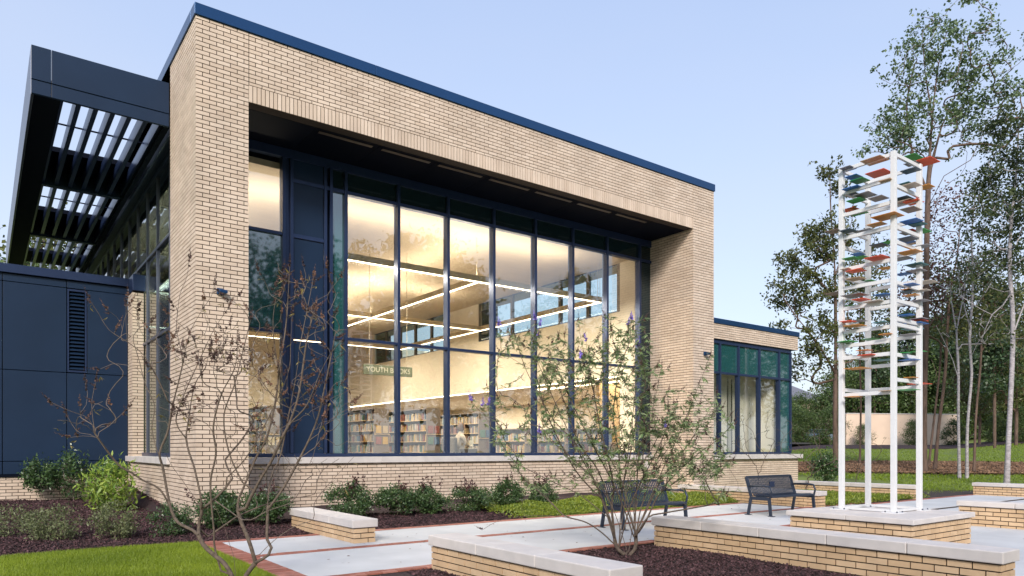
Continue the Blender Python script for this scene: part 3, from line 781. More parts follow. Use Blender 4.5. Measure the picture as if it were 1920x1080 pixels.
V_ = [(bx, by, bz), (bx, by, bz + .28), (bx + .01, by, bz + .50), (bx + .02, by, bz + .60), (bx + .04, by, bz + .74), (bx, by - .19, bz + .44), (bx + .10, by - .24, bz + .20), (bx + .34, by - .14, bz + .16),
      (bx, by + .19, bz + .44), (bx + .10, by + .24, bz + .20), (bx + .34, by + .14, bz + .16), (bx + .42, by - .10, bz + .02), (bx + .46, by - .10, bz - .44), (bx + .62, by - .10, bz - .46), (bx + .42, by + .10, bz + .02), (bx + .46, by + .10, bz - .44), (bx + .62, by + .10, bz - .46)]
E_ = [(0,1),(1,2),(2,3),(3,4),(2,5),(5,6),(6,7),(2,8),(8,9),(9,10),(0,11),(11,12),(12,13),(0,14),(14,15),(15,16)]
R_ = [.13,.14,.12,.05,.095,.06,.042,.03,.06,.042,.03,.075,.045,.03,.075,.045,.03]
M['cream'] = mat("cream_cloth", (0.38, 0.31, 0.23), 0.9, var=0.05); M['skin'] = mat("skin", (0.55, 0.33, 0.24), 0.6, var=0.03); M['hair'] = mat("brown_hair", (0.12, 0.065, 0.035), 0.8, var=0.2)
skin_body("body", V_, E_, R_, M['cream'], pr)
hd = MB(); hp = Vector((bx + .06, by, bz + .75))
for i in range(9):
    a = -math.pi/2 + math.pi * i / 8
    pass
hd.tube([hp + Vector((0, 0, -.12)), hp + Vector((.01, 0, -.08)), hp + Vector((.01, 0, -.02)), hp + Vector((0, 0, .05)), hp + Vector((0, 0, .10)), hp + Vector((0, 0, .125))], [.03, .065, .085, .088, .06, .01], 12)
hd.tube([hp + Vector((.07, 0, .02)), hp + Vector((.105, 0, -.02)), hp + Vector((.08, 0, -.03))], [.008, .016, .008], 6)
hd.build("head", M['skin'], pr, smooth=True)
hr = MB(); hr.tube([hp + Vector((-.03, 0, -.14)), hp + Vector((-.035, 0, -.05)), hp + Vector((-.03, 0, .05)), hp + Vector((-.01, 0, .12)), hp + Vector((0, 0, .145))], [.06, .092, .10, .07, .01], 12); hr.build("hair", M['hair'], pr, smooth=True)
MB().box(bx + .38, bx + .40, by - .12, by + .12, bz + .12, bz + .36).build("open_book", M['letter'], pr)

# room behind the right wing's strip window
M['tan'] = mat('tan_wall', (0.55, 0.38, 0.20), .8, var=.03)
MB().box(18.72, 25.45, 19.6, 19.75, FLR, 4.3).build("interior_wall", M['tan'], lib)
MB().box(22.9, 23.6, 19.2, 19.59, FLR, 4.3).build("interior_wall", M['soffit'], lib)
MB().box(18.72, 25.45, YW + .15, 19.6, 4.3, 4.42).build("ceiling", M['beige'], lib)
dr = MB().box(20.0, 21.3, 19.50, 19.585, FLR, 3.1).build("door", M['soffit'], lib)
MB().box(20.12, 21.18, 19.47, 19.49, FLR + .1, 2.98).build("pane", M['spandrel'], dr)
lamp = MB().box(19.0, 21.0, 17.2, 17.35, 4.2, 4.28).build("ceiling_light", M['strip'], lib)
area("lamp_glow", (22.3, 17.9, 4.25), 5, 1.5, 380, col=(1, .72, .42))
cdk = MB()
for x in (23.0, 23.25, 25.3): cdk.box(x, x + .06, 17.0, 17.1, FLR, 4.2)
cdk.build("blind_post", M['soffit'], lib)

# ---------------------------------------------------------------- low garden walls
JT_HI = JT
def wall_thing(name, label, x0, x1, y0, y1, cb, ct, over=.035, m='brick_low', seg=0.95, zb=-0.05, group="low brick seat walls with stone caps", cat="garden wall"):
    """x0..x1, y0..y1 is the outline of the cap"""
    t = empty(name, ((x0+x1)/2, (y0+y1)/2, 0), label, cat, group)
    a0, a1, b0, b1 = x0 + over, x1 - over, y0 + over, y1 - over
    MB().box(a0 + mo, a1 - mo, b0 + mo, b1 - mo, -.2, cb).build("wall_core", M['mortar'], t)
    zb_ = cb - COURSE * math.ceil((cb + .06) / COURSE)
    L_ = brick_face('X', a0, b0 + BD + .002, b1, zb_, cb - .004, zbase=zb_) + brick_face('Y', b0, a0, a1, zb_, cb - .004, phase=1, zbase=zb_)
    L_ += brick_face('X', a1, b0 + BD + .002, b1, zb_, cb - .004, zbase=zb_, back=True) + brick_face('Y', b1, a0 + BD, a1 - BD, zb_, cb - .004, phase=1, zbase=zb_, back=True)
    lay(L_, M[m], M[m + '_t'], t, 290)
    long_y = (y1 - y0) > (x1 - x0); n = max(1, round(max(y1 - y0, x1 - x0) / seg))
    e = np.linspace(y0, y1, n + 1) if long_y else np.linspace(x0, x1, n + 1)
    for i in range(n):
        if long_y: MB().box(x0, x1, e[i] + .003, e[i+1] - .003, cb, ct).build("coping_stone", M['stone'], t, bevel=0.012)
        else: MB().box(e[i] + .003, e[i+1] - .003, y0, y1, cb, ct).build("coping_stone", M['stone'], t, bevel=0.012)
    return t
c = on_z(802, 1022, .28); wall_thing("garden_wall", "nearest low brick wall with stone cap at the bottom centre, left end by the red pavers", c.x, c.x + .44, c.y - 3.27, c.y, .28, .41)
c = on_z(1220.6, 984.4, .30); wall_thing("garden_wall", "long low brick wall with stone cap between the mulch bed and the plinth of the white tower", c.x, c.x + .46, c.y - 4.84, c.y, .30, .43)
c = on_z(661.5, 991, .245); wall_thing("garden_wall", "low brick wall with stone cap running from the building across the path", c.x, c.x + .44, c.y, c.y + 2.9, .245, .375)
c = on_z(1792.5, 947.8, .38); wall_thing("garden_wall", "low brick wall cut by the right edge just behind the plinth", c.x, c.x + .42, c.y - 5.0, c.y, .38, .48)
c = on_z(1821.6, 911, .29); wall_thing("garden_wall", "far low brick wall at the right edge below the pale tree trunks", c.x, c.x + .42, c.y - 6, c.y, .29, .40)
c = on_z(1534, 930.5, .29); wall_thing("garden_wall", "low brick wall ending behind the second bench", c.x, c.x + .44, c.y, c.y + 4.6, .29, .41)
c = on_z(1716, 917.5, .29); wall_thing("garden_wall", "low brick wall behind the white tower beside the far lawn", c.x, c.x + .44, c.y, c.y + 4.0, .29, .41)

# plinth and tower
PX0, PX1, PY0, PY1 = 10.55, 12.66, 4.66, 6.66
pl = empty("plinth", ((PX0+PX1)/2, (PY0+PY1)/2, 0), "square brick plinth with pale stone cap under the white tower", "plinth")
a0, a1, b0, b1 = PX0 + .05, PX1 - .05, PY0 + .05, PY1 - .05
MB().box(a0 + mo, a1 - mo, b0 + mo, b1 - mo, -.2, .42).build("wall_core", M['mortar'], pl)
zb_ = .415 - 6 * COURSE
L_ = brick_face('X', a0, b0 + BD + .002, b1, zb_, .416, zbase=zb_) + brick_face('Y', b0, a0, a1, zb_, .416, phase=1, zbase=zb_) + brick_face('X', a1, b0 + BD, b1, zb_, .416, zbase=zb_, back=True) + brick_face('Y', b1, a0 + BD, a1 - BD, zb_, .416, zbase=zb_, back=True)
lay(L_, M['brick_low'], M['brick_low_t'], pl, 290)
for i in range(2):
    for j in range(2):
        w2, h2 = (PX1 - PX0) / 2, (PY1 - PY0) / 2
        MB().box(PX0 + i*w2 + .002, PX0 + (i+1)*w2 - .002, PY0 + j*h2 + .002, PY0 + (j+1)*h2 - .002, .42, .50).build("coping_stone", M['stone'], pl, bevel=0.012)

TX0, TX1, TY0, TY1, TZ0, TZ1 = 11.45, 12.32, 5.36, 6.20, .50, 6.16
tw = empty("sculpture_tower", ((TX0+TX1)/2, (TY0+TY1)/2, TZ0), "tall white steel frame tower holding many small coloured plates on a brick plinth", "sculpture")
PW = .074
for (x, y) in ((TX0, TY0), (TX1, TY0), (TX0, TY1), (TX1, TY1)):
    MB().box(x - PW/2, x + PW/2, y - PW/2, y + PW/2, TZ0 + .012, TZ1).build("post", M['white'], tw, bevel=0.004)
    ft = MB().box(x - .13, x + .13, y - .13, y + .13, TZ0, TZ0 + .012).build("base_plate", M['white'], tw)
    q = MB()
    for sx in (-.09, .09):
        for sy_ in (-.09, .09): q.tube([(x + sx, y + sy_, TZ0 + .012), (x + sx, y + sy_, TZ0 + .032)], .012, 6)
    q.build("bolt", M['frame_l'], ft)
for a, b, c, d in ((TX0 + .04, TX1 - .04, TY0 - .025, TY0 + .025), (TX0 + .04, TX1 - .04, TY1 - .025, TY1 + .025)): MB().box(a, b, c, d, TZ0 + .014, TZ0 + .05).build("base_rail", M['white'], tw)
for a, b, c, d in ((TX0 - .025, TX0 + .025, TY0 + .04, TY1 - .04), (TX1 - .025, TX1 + .025, TY0 + .04, TY1 - .04)): MB().box(a, b, c, d, TZ0 + .014, TZ0 + .05).build("base_rail", M['white'], tw)
kz = 11.13 / F_PX
fa = [EYE + (HZ - y) * kz for y in (288, 334, 378, 424, 486, 524, 564, 611, 638, 662, 735)]
fb = [EYE + (HZ - y) * kz for y in (288, 346, 424, 452, 528, 562, 597, 607, 664, 711)]
fc = [EYE + (HZ - y) * kz for y in (288, 330, 405, 440, 500, 540, 590, 655, 724)]
fd = [EYE + (HZ - y) * kz for y in (288, 352, 392, 455, 512, 552, 620, 672, 720)]
rh = .028
def rl(a, b): MB().bar(a, b, .04, .058).build("rail", M['white'], tw, bevel=0.003)
for z in fa: rl((TX0, TY0 + .038, z), (TX0, TY1 - .038, z))
for z in fb: rl((TX0 + .038, TY0, z), (TX1 - .038, TY0, z))
for z in fc: rl((TX0 + .038, TY1, z), (TX1 - .038, TY1, z))
for z in fd: rl((TX1, TY0 + .038, z), (TX1, TY1 - .038, z))
PC = {'gr': (0.23, 0.22, 0.24), 'tan': (0.42, 0.27, 0.15), 'g': (0.02, 0.26, 0.04), 'r': (0.68, 0.07, 0.02), 'nv': (0.02, 0.05, 0.09), 'bl': (0.015, 0.13, 0.42), 'te': (0.03, 0.15, 0.17), 'or': (0.55, 0.22, 0.03), 'be': (0.50, 0.42, 0.34), 'ol': (0.28, 0.22, 0.13), 'br': (0.18, 0.12, 0.10)}
PM = {k: mat("plate_" + k, v, 0.4, var=0.06, scale=14) for k, v in PC.items()}
plates = [(1590,316,30,'gr'),(1640,301,50,'tan'),(1709,296,48,'g'),(1734,304,52,'r'),(1708,320,34,'nv'),(1601,332,34,'bl'),(1612,339,38,'g'),(1648,325,42,'r'),(1662,339,26,'tan'),(1600,354,42,'bl'),(1597,365,34,'nv'),(1622,366,42,'gr'),(1606,376,32,'g'),(1647,372,36,'gr'),(1705,349,38,'be'),(1734,351,34,'or'),(1708,393,42,'ol'),(1608,399,44,'g'),
 (1664,406,50,'or'),(1644,421,34,'or'),(1709,415,42,'bl'),(1721,421,32,'te'),(1722,435,46,'g'),(1590,433,32,'nv'),(1625,435,50,'gr'),(1564,434,34,'br'),(1703,448,38,'nv'),(1702,457,38,'tan'),(1706,473,44,'or'),(1731,462,38,'gr'),(1649,460,36,'nv'),(1609,477,30,'bl'),(1595,485,34,'g'),(1646,484,42,'r'),(1605,508,36,'r'),
 (1605,523,32,'tan'),(1702,535,38,'bl'),(1738,529,42,'be'),(1563,551,38,'br'),(1603,554,48,'gr'),(1615,562,34,'r'),(1656,553,34,'bl'),(1641,566,40,'be'),(1708,554,28,'or'),(1726,564,34,'gr'),(1699,591,30,'bl'),(1723,598,30,'gr'),(1699,603,30,'bl'),(1603,611,38,'or'),(1590,603,30,'r'),(1653,605,32,'te'),(1663,627,30,'or'),(1633,636,36,'g'),
 (1588,641,34,'g'),(1620,657,26,'or'),(1628,666,42,'r'),(1696,662,26,'g'),(1723,659,32,'g'),(1705,675,38,'bl'),(1658,675,38,'te'),(1608,691,44,'or'),(1708,708,28,'or'),(1724,720,42,'r'),(1703,731,38,'g'),(1662,733,26,'tan'),(1600,744,34,'or'),(1705,628,34,'gr'),(1588,505,26,'be'),(1728,545,30,'be')]
for k in range(26):      # plates carried by the two far sides of the frame
    plates.append((random.choice([random.randint(1590, 1670), random.randint(1690, 1722)]), random.randint(300, 700), random.randint(28, 42), random.choice(['gr', 'or', 'bl', 'g', 'r', 'be', 'te', 'nv'])))
for i, (px, py, wpx, cc) in enumerate(plates):
    if i >= len(plates) - 26: P_ = on_x(px, TX1, py) if px > 1680 else on_y(px, TY1, py)
    elif px <= 1680: P_ = on_x(px, TX0 - .03 + (.3 if i % 7 == 3 else 0), py)
    else: P_ = on_y(px, TY0 - .03 + (.3 if i % 5 == 2 else 0), py)
    s = wpx / 52 * .36; sx = s * random.uniform(.85, 1.1); sy_ = s * random.uniform(.75, 1.1)
    faces = fa if px <= 1680 else fb
    q = MB().box(P_.x - sx/2, P_.x + sx/2, P_.y - sy_/2, P_.y + sy_/2, P_.z - .004, P_.z + .004)
    q.build("plate", PM[cc], tw)
    # short white arm that carries the plate from the nearest post line
    if px <= 1680:
        near_y = TY0 if abs(P_.y - TY0) < abs(P_.y - TY1) else TY1
        if not (TY0 - .1 < P_.y < TY1 + .1): MB().bar((TX0, near_y, P_.z + .012), (P_.x, P_.y, P_.z + .012), .02, .015).build("bracket", M['white'], tw)

# ---------------------------------------------------------------- benches
def bench(label, x, y, grp="slatted metal park benches"):
    t = empty("park_bench", (x, y, 0), label, "bench", grp); Lb = 1.83
    lz = .0
    for xx in (x + .03, x + Lb - .03):
        q = MB()
        q.bar((xx, y + .02, 0.01), (xx, y + .06, .40), .045, .06)
        q.build("leg", M['bench'], t)                              # front leg
        q = MB(); q.bar((xx, y + .60, 0.01), (xx, y + .52, .42), .045, .055); q.bar((xx, y + .52, .42), (xx, y + .66, .86), .045, .05); q.build("leg", M['bench'], t)
        q = MB(); q.bar((xx, y + .05, .385), (xx, y + .54, .385), .04, .07); q.build("seat_frame", M['bench'], t)
        q = MB().tube([(xx, y + .04, .40), (xx, y + .0, .55), (xx, y + .05, .655), (xx, y + .20, .675), (xx, y + .58, .66)], .022, 8); q.build("armrest", M['bench'], t, smooth=True)
        for yy_ in (y + .0, y + .60): MB().box(xx - .04, xx + .04, yy_ - .07, yy_ + .07, 0.003, .015).build("foot", M['bench'], t)
    q = MB()
    q.bar((x + .05, y + .02, .43), (x + Lb - .05, y + .02, .43), .05, .04); q.bar((x + .05, y + .66, .86), (x + Lb - .05, y + .66, .86), .05, .05)
    q.bar((x + .05, y + .50, .40), (x + Lb - .05, y + .50, .40), .04, .04); q.build("rail", M['bench'], t, bevel=0.008)
    n = 34
    for i in range(n):
        xx = x + .09 + (Lb - .18) * i / (n - 1)
        q = MB(); prof = [(y + .03, .44), (y + .10, .455), (y + .28, .44), (y + .44, .435), (y + .50, .46), (y + .545, .56), (y + .60, .71), (y + .655, .855)]
        for (p1, p2) in zip(prof[:-1], prof[1:]): q.bar((xx, p1[0], p1[1]), (xx, p2[0], p2[1]), .030, .008)
        q.build("slat", M['bench'], t)
    MB().box(x + Lb/2 - .10, x + Lb/2 + .10, y + .565, y + .580, .60, .74).build("plaque", M['frame'], t)
    return t
bench("navy slatted bench half hidden behind the flowering chaste tree", 9.50, 9.30)
bench("navy slatted bench in the open between the building and the white tower", 14.0, 9.20)

# ---------------------------------------------------------------- growing plants
class Plant:
    def __init__(s): s.p = []; s.par = []; s.chains = []; s.dir = []
    def _add(s, P, par):
        s.p.append(np.array(P, float)); s.par.append(par)
        s.dir.append(unit((s.p[-1] - s.p[par])[None])[0] if par >= 0 else np.array([0, 0, 1.0])); return len(s.p) - 1
    def stem(s, pts, step=0.12, root=False):
        pts = [np.array(p, float) for p in pts]
        if root or not s.p: cur = s._add(pts[0], -1)
        else: cur = int(np.argmin(np.linalg.norm(np.array(s.p) - pts[0], axis=1)))
        ch = [cur]; n = len(pts)
        for i in range(n - 1):
            p0, p1, p2, p3 = pts[max(i-1, 0)], pts[i], pts[i+1], pts[min(i+2, n-1)]
            m = max(1, int(np.linalg.norm(p2 - p1) / step))
            for k in range(1, m + 1):
                t = k / m
                q = 0.5 * ((2*p1) + (-p0+p2)*t + (2*p0-5*p1+4*p2-p3)*t*t + (-p0+3*p1-3*p2+p3)*t**3)
                cur = s._add(q, cur); ch.append(cur)
        s.chains.append(ch); return ch
    def reach(s, A, step=0.12, up=0.5, curve=0.35, jitter=0.02, maxd=1e9, low=0.25, start=0):
        A = np.asarray(A, float); base = s.p[0]
        for a in A[np.argsort(np.linalg.norm(A - base, axis=1))]:
            P = np.array(s.p); d = np.linalg.norm(P - a, axis=1)
            cost = d + up * np.maximum(0, P[:, 2] - a[2] + low * d); cost[:start] += 1e6 if len(P) > start else 0
            i = int(np.argmin(cost)); dist = d[i]
            if dist > maxd or dist < 1e-3: continue
            c = s.p[i] + s.dir[i] * dist * curve + np.array([0, 0, 0.10 * dist]); n = max(2, int(dist / step)); cur = i; ch = [i]
            for k in range(1, n + 1):
                t = k / n; q = (1-t)**2 * s.p[i] + 2*t*(1-t)*c + t*t*a
                if k < n: q = q + np.random.randn(3) * jitter * min(1, dist)
                cur = s._add(q, cur); ch.append(cur)
            s.chains.append(ch)
        return s
    def radii(s, tip, ex, rmax=1e9):
        n = len(s.p); cnt = np.zeros(n); ch = np.zeros(n, int)
        for i in range(n):
            if s.par[i] >= 0: ch[s.par[i]] += 1
        for i in range(n - 1, -1, -1):
            if ch[i] == 0: cnt[i] += 1
            if s.par[i] >= 0: cnt[s.par[i]] += cnt[i]
        return np.minimum(tip * cnt ** ex, rmax)
    def wood(s, name, m, parent, tip=.004, ex=.5, k=6, rmax=1e9, thin=5, flare=0.0):
        r = s.radii(tip, ex, rmax); q = MB()
        for ch in s.chains:
            rr = [r[i] for i in ch]; rr[0] = min(rr[0], rr[1] * 1.15)
            if flare and ch is s.chains[0]:
                rr = [x * (1 + flare * math.exp(-j / 2.0)) for j, x in enumerate(rr)]
            q.tube([s.p[i] for i in ch], rr, k if rr[0] > tip * 3 else thin, caps=False)
        return q.build(name, m, parent, smooth=True)
    def wood2(s, name, name2, m, m2, parent, tip, ex, k, rmax, split):
        r = s.radii(tip, ex, rmax); q = MB(); q2 = MB()
        for ch in s.chains:
            rr = [r[i] for i in ch]; rr[0] = min(rr[0], rr[1] * 1.15); big = rr[0] > split
            (q if big else q2).tube([s.p[i] for i in ch], rr, k if big else 4, caps=False)
        q.build(name, m, parent, smooth=True); tag(q2.build(name2, m2, parent, smooth=True), kind='stuff')
    def tips(s):
        ch = set(s.par); return [i for i in range(len(s.p)) if i not in ch]

def blobs(spec, n, squash=1.0):
    """n points spread through a set of ellipsoids: (cx,cy,cz,rx,ry,rz,weight)"""
    wts = np.array([b[6] for b in spec], float); wts /= wts.sum(); out_ = []
    for i in np.random.choice(len(spec), n, p=wts):
        b = spec[i]; v = np.random.randn(3); v /= np.linalg.norm(v); v *= np.random.rand() ** (1/3.0)
        out_.append((b[0] + v[0]*b[3], b[1] + v[1]*b[4], b[2] + v[2]*b[5]))
    return np.array(out_)
def scatter(C, per, sd):
    C = np.asarray(C); return (C[:, None, :] + np.random.randn(len(C), per, 3) * np.asarray(sd)).reshape(-1, 3)
def pxblob(x, y, D, rx, ry, rd, wt=1):
    """ellipsoid around a photographed spot at distance D, radii in photo px (rx, ry) and metres (rd)"""
    c = at(x, y, D); return (c.x, c.y, c.z, rx*D/F_PX * .9 + rd * .1, rd, ry*D/F_PX, wt)

def make_tree(name, label, trunk, blobspec, nat, leafm, nleaf, lsize, bark, tip=.012, ex=.47, sd=.35, group="trees on the lawn", step=.5, branches=(), rmax=1e9, lw=.6, cat="tree", up=.5, extra=None):
    b0 = trunk[0]; t = empty(name, tuple(b0), label, cat, group)
    P = Plant(); P.stem(trunk, step)
    for br in branches: P.stem(br, step)
    A = blobs(blobspec, nat); P.reach(A, step=step, up=up, jitter=.06, low=.3)
    P.wood("trunk", M[bark], t, tip=tip, ex=ex, k=9, rmax=rmax, flare=.5, thin=4)
    tips = np.array([P.p[i] for i in P.tips()]); rr_ = P.radii(tip, ex); low_ = np.percentile(np.array(P.p)[:, 2], 12)
    thin_ = np.array([P.p[i] for i in range(len(P.p)) if rr_[i] < tip * 1.7 and P.p[i][2] > low_])
    C = np.concatenate([tips, A, thin_])
    C = C[np.random.randint(0, len(C), int(nleaf / 7))]; C = C + np.random.randn(*C.shape) * sd * .8      # small sprays of leaves along the twigs
    pts = scatter(C, 7, (sd * .55, sd * .55, sd * .45))
    leaves("crown", pts, lsize, lw, LEAF[leafm], t)
    return t, P

# --- the two chaste trees ------------------------------------------------------------
def palmate(P, size, droop=0.3, nleaf=5, out_dir=None):
    """a fan of narrow leaflets at each point"""
    parts = []
    n = len(P); d = unit(np.random.randn(n, 3) * [1, 1, .5]) if out_dir is None else unit(out_dir + .5 * np.random.randn(n, 3))
    side = unit(np.cross(d, np.array([[0, 0, 1.0]]) + .3 * np.random.randn(n, 3)))
    for k in range(nleaf):
        a = (k - (nleaf - 1) / 2) * rad(150 / nleaf)
        ax = d * math.cos(a) + side * math.sin(a); ax[:, 2] -= droop * (.5 + np.random.rand(n))
        parts.append(leaf_arrays(P, size * (1 - .12 * abs(k - (nleaf-1)/2)), .20, axis=ax, flat=.6))
    return cat_arrays(parts)
def spikes(P, D_, length, r, n=14):
    """seed or flower spikes: whorls of small knobs round a stalk"""
    parts = []; P = np.asarray(P); D_ = unit(np.asarray(D_))
    for k in range(n):
        t = (k + .5) / n; c = P + D_ * (length * t)[:, None] if isinstance(length, np.ndarray) else P + D_ * length * t
        for j in range(4):
            o = np.random.randn(len(P), 3); o = unit(o - D_ * np.sum(o * D_, 1, keepdims=True))
            parts.append(leaf_arrays(c, r * (1.25 - t) * 1.6, .8, axis=o + .5 * D_))
    return cat_arrays(parts)
def L3(pts, D, dd=0.0):
    n = len(pts); return [at(x, y, D + dd * (i / max(1, n - 1)) ** 1.2) for i, (x, y) in enumerate(pts)]

DV = 7.85
vit = empty("chaste_tree", tuple(on_z(440, 1098, 0)), "nearly bare multi-stemmed chaste tree with dry seed spikes on the lawn edge, at the left", "small tree", "chaste trees in the front beds")
P = Plant()
root = [(440, 1104), (437, 1086), (422, 1058), (397, 1037), (381, 1021), (372, 1003)]
P.stem(L3(root, DV), .05)
st = [
 ([(372,1003),(361,994),(334,980),(322,958),(313,920),(306,880),(299,850),(310,822),(317,800),(324,759),(336,711),(343,680),(350,646),(359,617),(381,578),(396,556),(402,535)], .25),
 ([(343,680),(338,650),(331,618),(333,585),(338,550),(350,520),(355,485)], .3),
 ([(303,866),(291,833),(285,800),(290,760),(272,720),(262,680),(250,640)], -.3),
 ([(321,955),(300,918),(267,900),(248,887),(226,875),(205,851),(195,836),(183,820)], -.5),
 ([(195,836),(178,813),(167,785),(130,770),(97,755)], -.2), ([(178,813),(172,757),(180,716)], .1),
 ([(372,1003),(374,975),(378,955),(350,912),(322,873),(312,852)], -.2),
 ([(378,955),(376,930),(364,876),(355,850),(349,822),(353,790),(361,739),(370,711),(385,690),(392,660)], .35),
 ([(378,955),(401,937),(424,913),(436,897),(428,880),(422,862),(430,852),(452,826),(469,800),(484,770)], .4),
 ([(375,1000),(389,1006),(422,984),(450,966),(501,945),(544,935),(590,926),(594,905),(605,882),(636,860)], .5),
 ([(440,972),(470,975),(501,958),(544,943),(560,925)], .2),
 ([(452,1098),(462,1078),(479,1055)], 0), ([(479,1055),(503,1041),(509,1027),(501,1012),(502,956),(503,931),(507,901),(515,876),(527,850),(556,700),(560,660)], .45),
 ([(479,1055),(471,1027),(462,1002),(450,972),(446,943),(458,911),(471,880),(479,860),(500,820),(515,760),(522,700),(515,650),(512,600),(517,560)], .2),
 ([(458,960),(471,931),(489,897),(511,860),(540,800),(575,760),(600,700),(622,660),(640,640)], -.3),
 ([(481,1047),(497,1029),(522,1007),(554,986),(587,974),(589,945),(605,921),(640,882),(665,855)], .6),
 ([(418,1082),(410,1055),(402,1023),(401,992),(397,952),(395,900),(405,850),(400,800),(415,740),(440,690),(446,640)], -.35),
 ([(442,1085),(438,1043),(430,1019),(422,992),(410,965),(400,940)], -.3),
 ([(317,758),(300,719),(272,669),(239,641),(205,619),(183,585),(168,562)], -.25),
 ([(239,641),(236,600),(238,560)], -.1),
 ([(420,900),(460,860),(500,790),(540,700),(545,640),(548,590)], .5),
 ([(349,822),(330,790),(345,740),(372,680),(400,620),(430,575)], .2),
 ([(458,911),(430,850),(420,780),(440,720),(455,660),(470,600)], .0),
 ([(502,956),(540,900),(590,800),(610,720),(630,620)], .3), ([(540,800),(560,740),(575,640),(590,580)], .15), ([(522,700),(535,620),(540,560),(543,500)], .2), ([(560,660),(580,560),(588,520)], .1)]
tipsL = [(s_[0][-1], s_[1]) for s_ in st]
for pts, dd in st: P.stem(L3(pts, DV + random.uniform(-.12, .12), dd), .06)
A = []
for (x, y, n, rx, ry) in ((540,540,16,60,55),(600,600,16,45,70),(470,660,20,70,60),(400,650,22,60,60),(560,720,20,60,60),(330,640,12,50,70),(230,600,6,40,40),(620,760,14,45,60),(470,800,16,60,60),(350,760,14,50,50),(500,880,14,80,50),(590,830,10,50,50),(200,740,6,40,50),(160,800,6,50,40)):
    for k in range(int(n * 2.3)): A.append(at(x + random.gauss(0, .6) * rx, y + random.gauss(0, .55) * ry, DV + random.gauss(.1, .35)))
P.reach(A, step=.07, up=1.2, curve=.3, jitter=.012, low=.5, start=12)
P.wood2('stems', 'twigs', M['barkL'], M['twig2'], vit, .0026, .49, 8, .056, .0075)
idx = P.tips(); pos = np.array([P.p[i] for i in idx]); dr_ = np.array([P.dir[i] for i in idx]); dr_[:, 2] += .5
sel = (pos[:, 2] > 1.6) & (np.random.rand(len(pos)) < .80)
px_ = pos[sel]; dd_ = dr_[sel]; grp_ = np.random.rand(len(px_)) < .45
off = np.random.randn(len(px_), 3) * .12
def spike_obj(nm, P_, D_, ln, r, m, par, n=12):
    V, F = spikes(P_, D_, ln, r, n); o = np_mesh(nm, V, F, m, par, tone=np.random.rand(len(F))); q = MB()
    for a, b in zip(P_, unit(np.asarray(D_))): q.tube([a, a + b * ln], [.0022, .0012], 3, caps=False)
    return o
spike_obj("seed_spikes", px_[~grp_], dd_[~grp_], .16, .014, M['seed'], vit)
spike_obj("seed_spikes", px_[grp_], dd_[grp_], .16, .014, M['seedO'], vit)
sidep = np.concatenate([px_ - unit(dd_) * .04, px_ - unit(dd_) * .09]); sided = np.concatenate([dd_, dd_]) + np.random.randn(2 * len(px_), 3) * .9
keep = np.random.rand(len(sidep)) < .55
spike_obj("seed_spikes", sidep[keep], sided[keep], .08, .011, M['seed'], vit, 7)
few = pos[np.random.rand(len(pos)) < .5]; V, F = palmate(few - [0, 0, .08], .075, .5, 3); np_mesh("foliage", V, F, LEAF['vitex_dry'], vit, tone=np.random.rand(len(F)))

DC = 10.2
vc = empty("chaste_tree", tuple(on_z(1178, 1046, 0)), "leafy chaste tree with violet flower spikes in the mulch bed before a bench", "small tree", "chaste trees in the front beds")
P = Plant(); P.stem(L3([(1180,1052),(1172,1040),(1158,1030),(1151,1008)], DC), .05)
st = [([(1151,1008),(1140,970),(1128,935),(1105,880),(1078,830),(1040,790),(1010,740),(985,690),(965,630)], .5),
 ([(1153,1015),(1150,985),(1147,950),(1150,910),(1140,860),(1125,800),(1110,720),(1090,640),(1085,600)], -.4),
 ([(1176,1044),(1190,1030),(1192,1005),(1178,960),(1165,920),(1160,850),(1150,780),(1160,700),(1180,640),(1182,600)], .4),
 ([(1192,1008),(1200,960),(1210,920),(1205,860),(1218,800),(1230,740),(1240,690)], .3), ([(1192,1005),(1215,970),(1245,962),(1285,955),(1325,948)], .0),
 ([(1193,1005),(1212,975),(1236,925),(1275,880),(1310,850),(1345,825),(1370,800)], -.2), ([(1210,920),(1230,870),(1262,800),(1290,750),(1310,720)], .5),
 ([(1151,1020),(1130,1000),(1100,980),(1060,970),(1000,967),(940,975),(905,993)], -.4), ([(1140,970),(1090,930),(1040,905),(990,880),(960,860),(920,800),(900,760)], -.5),
 ([(1128,935),(1085,890),(1050,830),(1020,760),(1003,680),(1003,610)], -.3), ([(1147,950),(1120,880),(1085,830),(1060,760),(1040,700),(1030,650)], .6),
 ([(1165,920),(1180,860),(1195,780),(1210,720),(1200,660)], -.6), ([(1060,970),(1020,930),(985,900),(970,880)], .3), ([(1150,780),(1130,700),(1135,640)], .5), ([(1236,925),(1290,890),(1330,880),(1370,868)], .4)]
for pts, dd in st: P.stem(L3(pts, DC + random.uniform(-.1, .1), dd), .07)
A = []
for (x, y, n, rx, ry) in ((1110,680,46,70,50),(1040,700,24,50,50),(1180,700,34,50,60),(1080,780,34,80,50),(1200,800,40,70,50),(1290,800,44,55,50),(1310,870,30,40,30),(1140,860,22,80,40),(980,800,9,50,50),(930,780,8,30,40),(1000,900,7,60,30),(960,640,5,20,30),(1180,630,8,20,25),(1250,880,18,60,30),(1000,640,6,25,30),(1340,930,6,30,20)):
    for k in range(int(n * 1.9)): A.append(at(x + random.gauss(0, .62) * rx, y + random.gauss(0, .62) * ry, DC + random.gauss(.0, .5)))
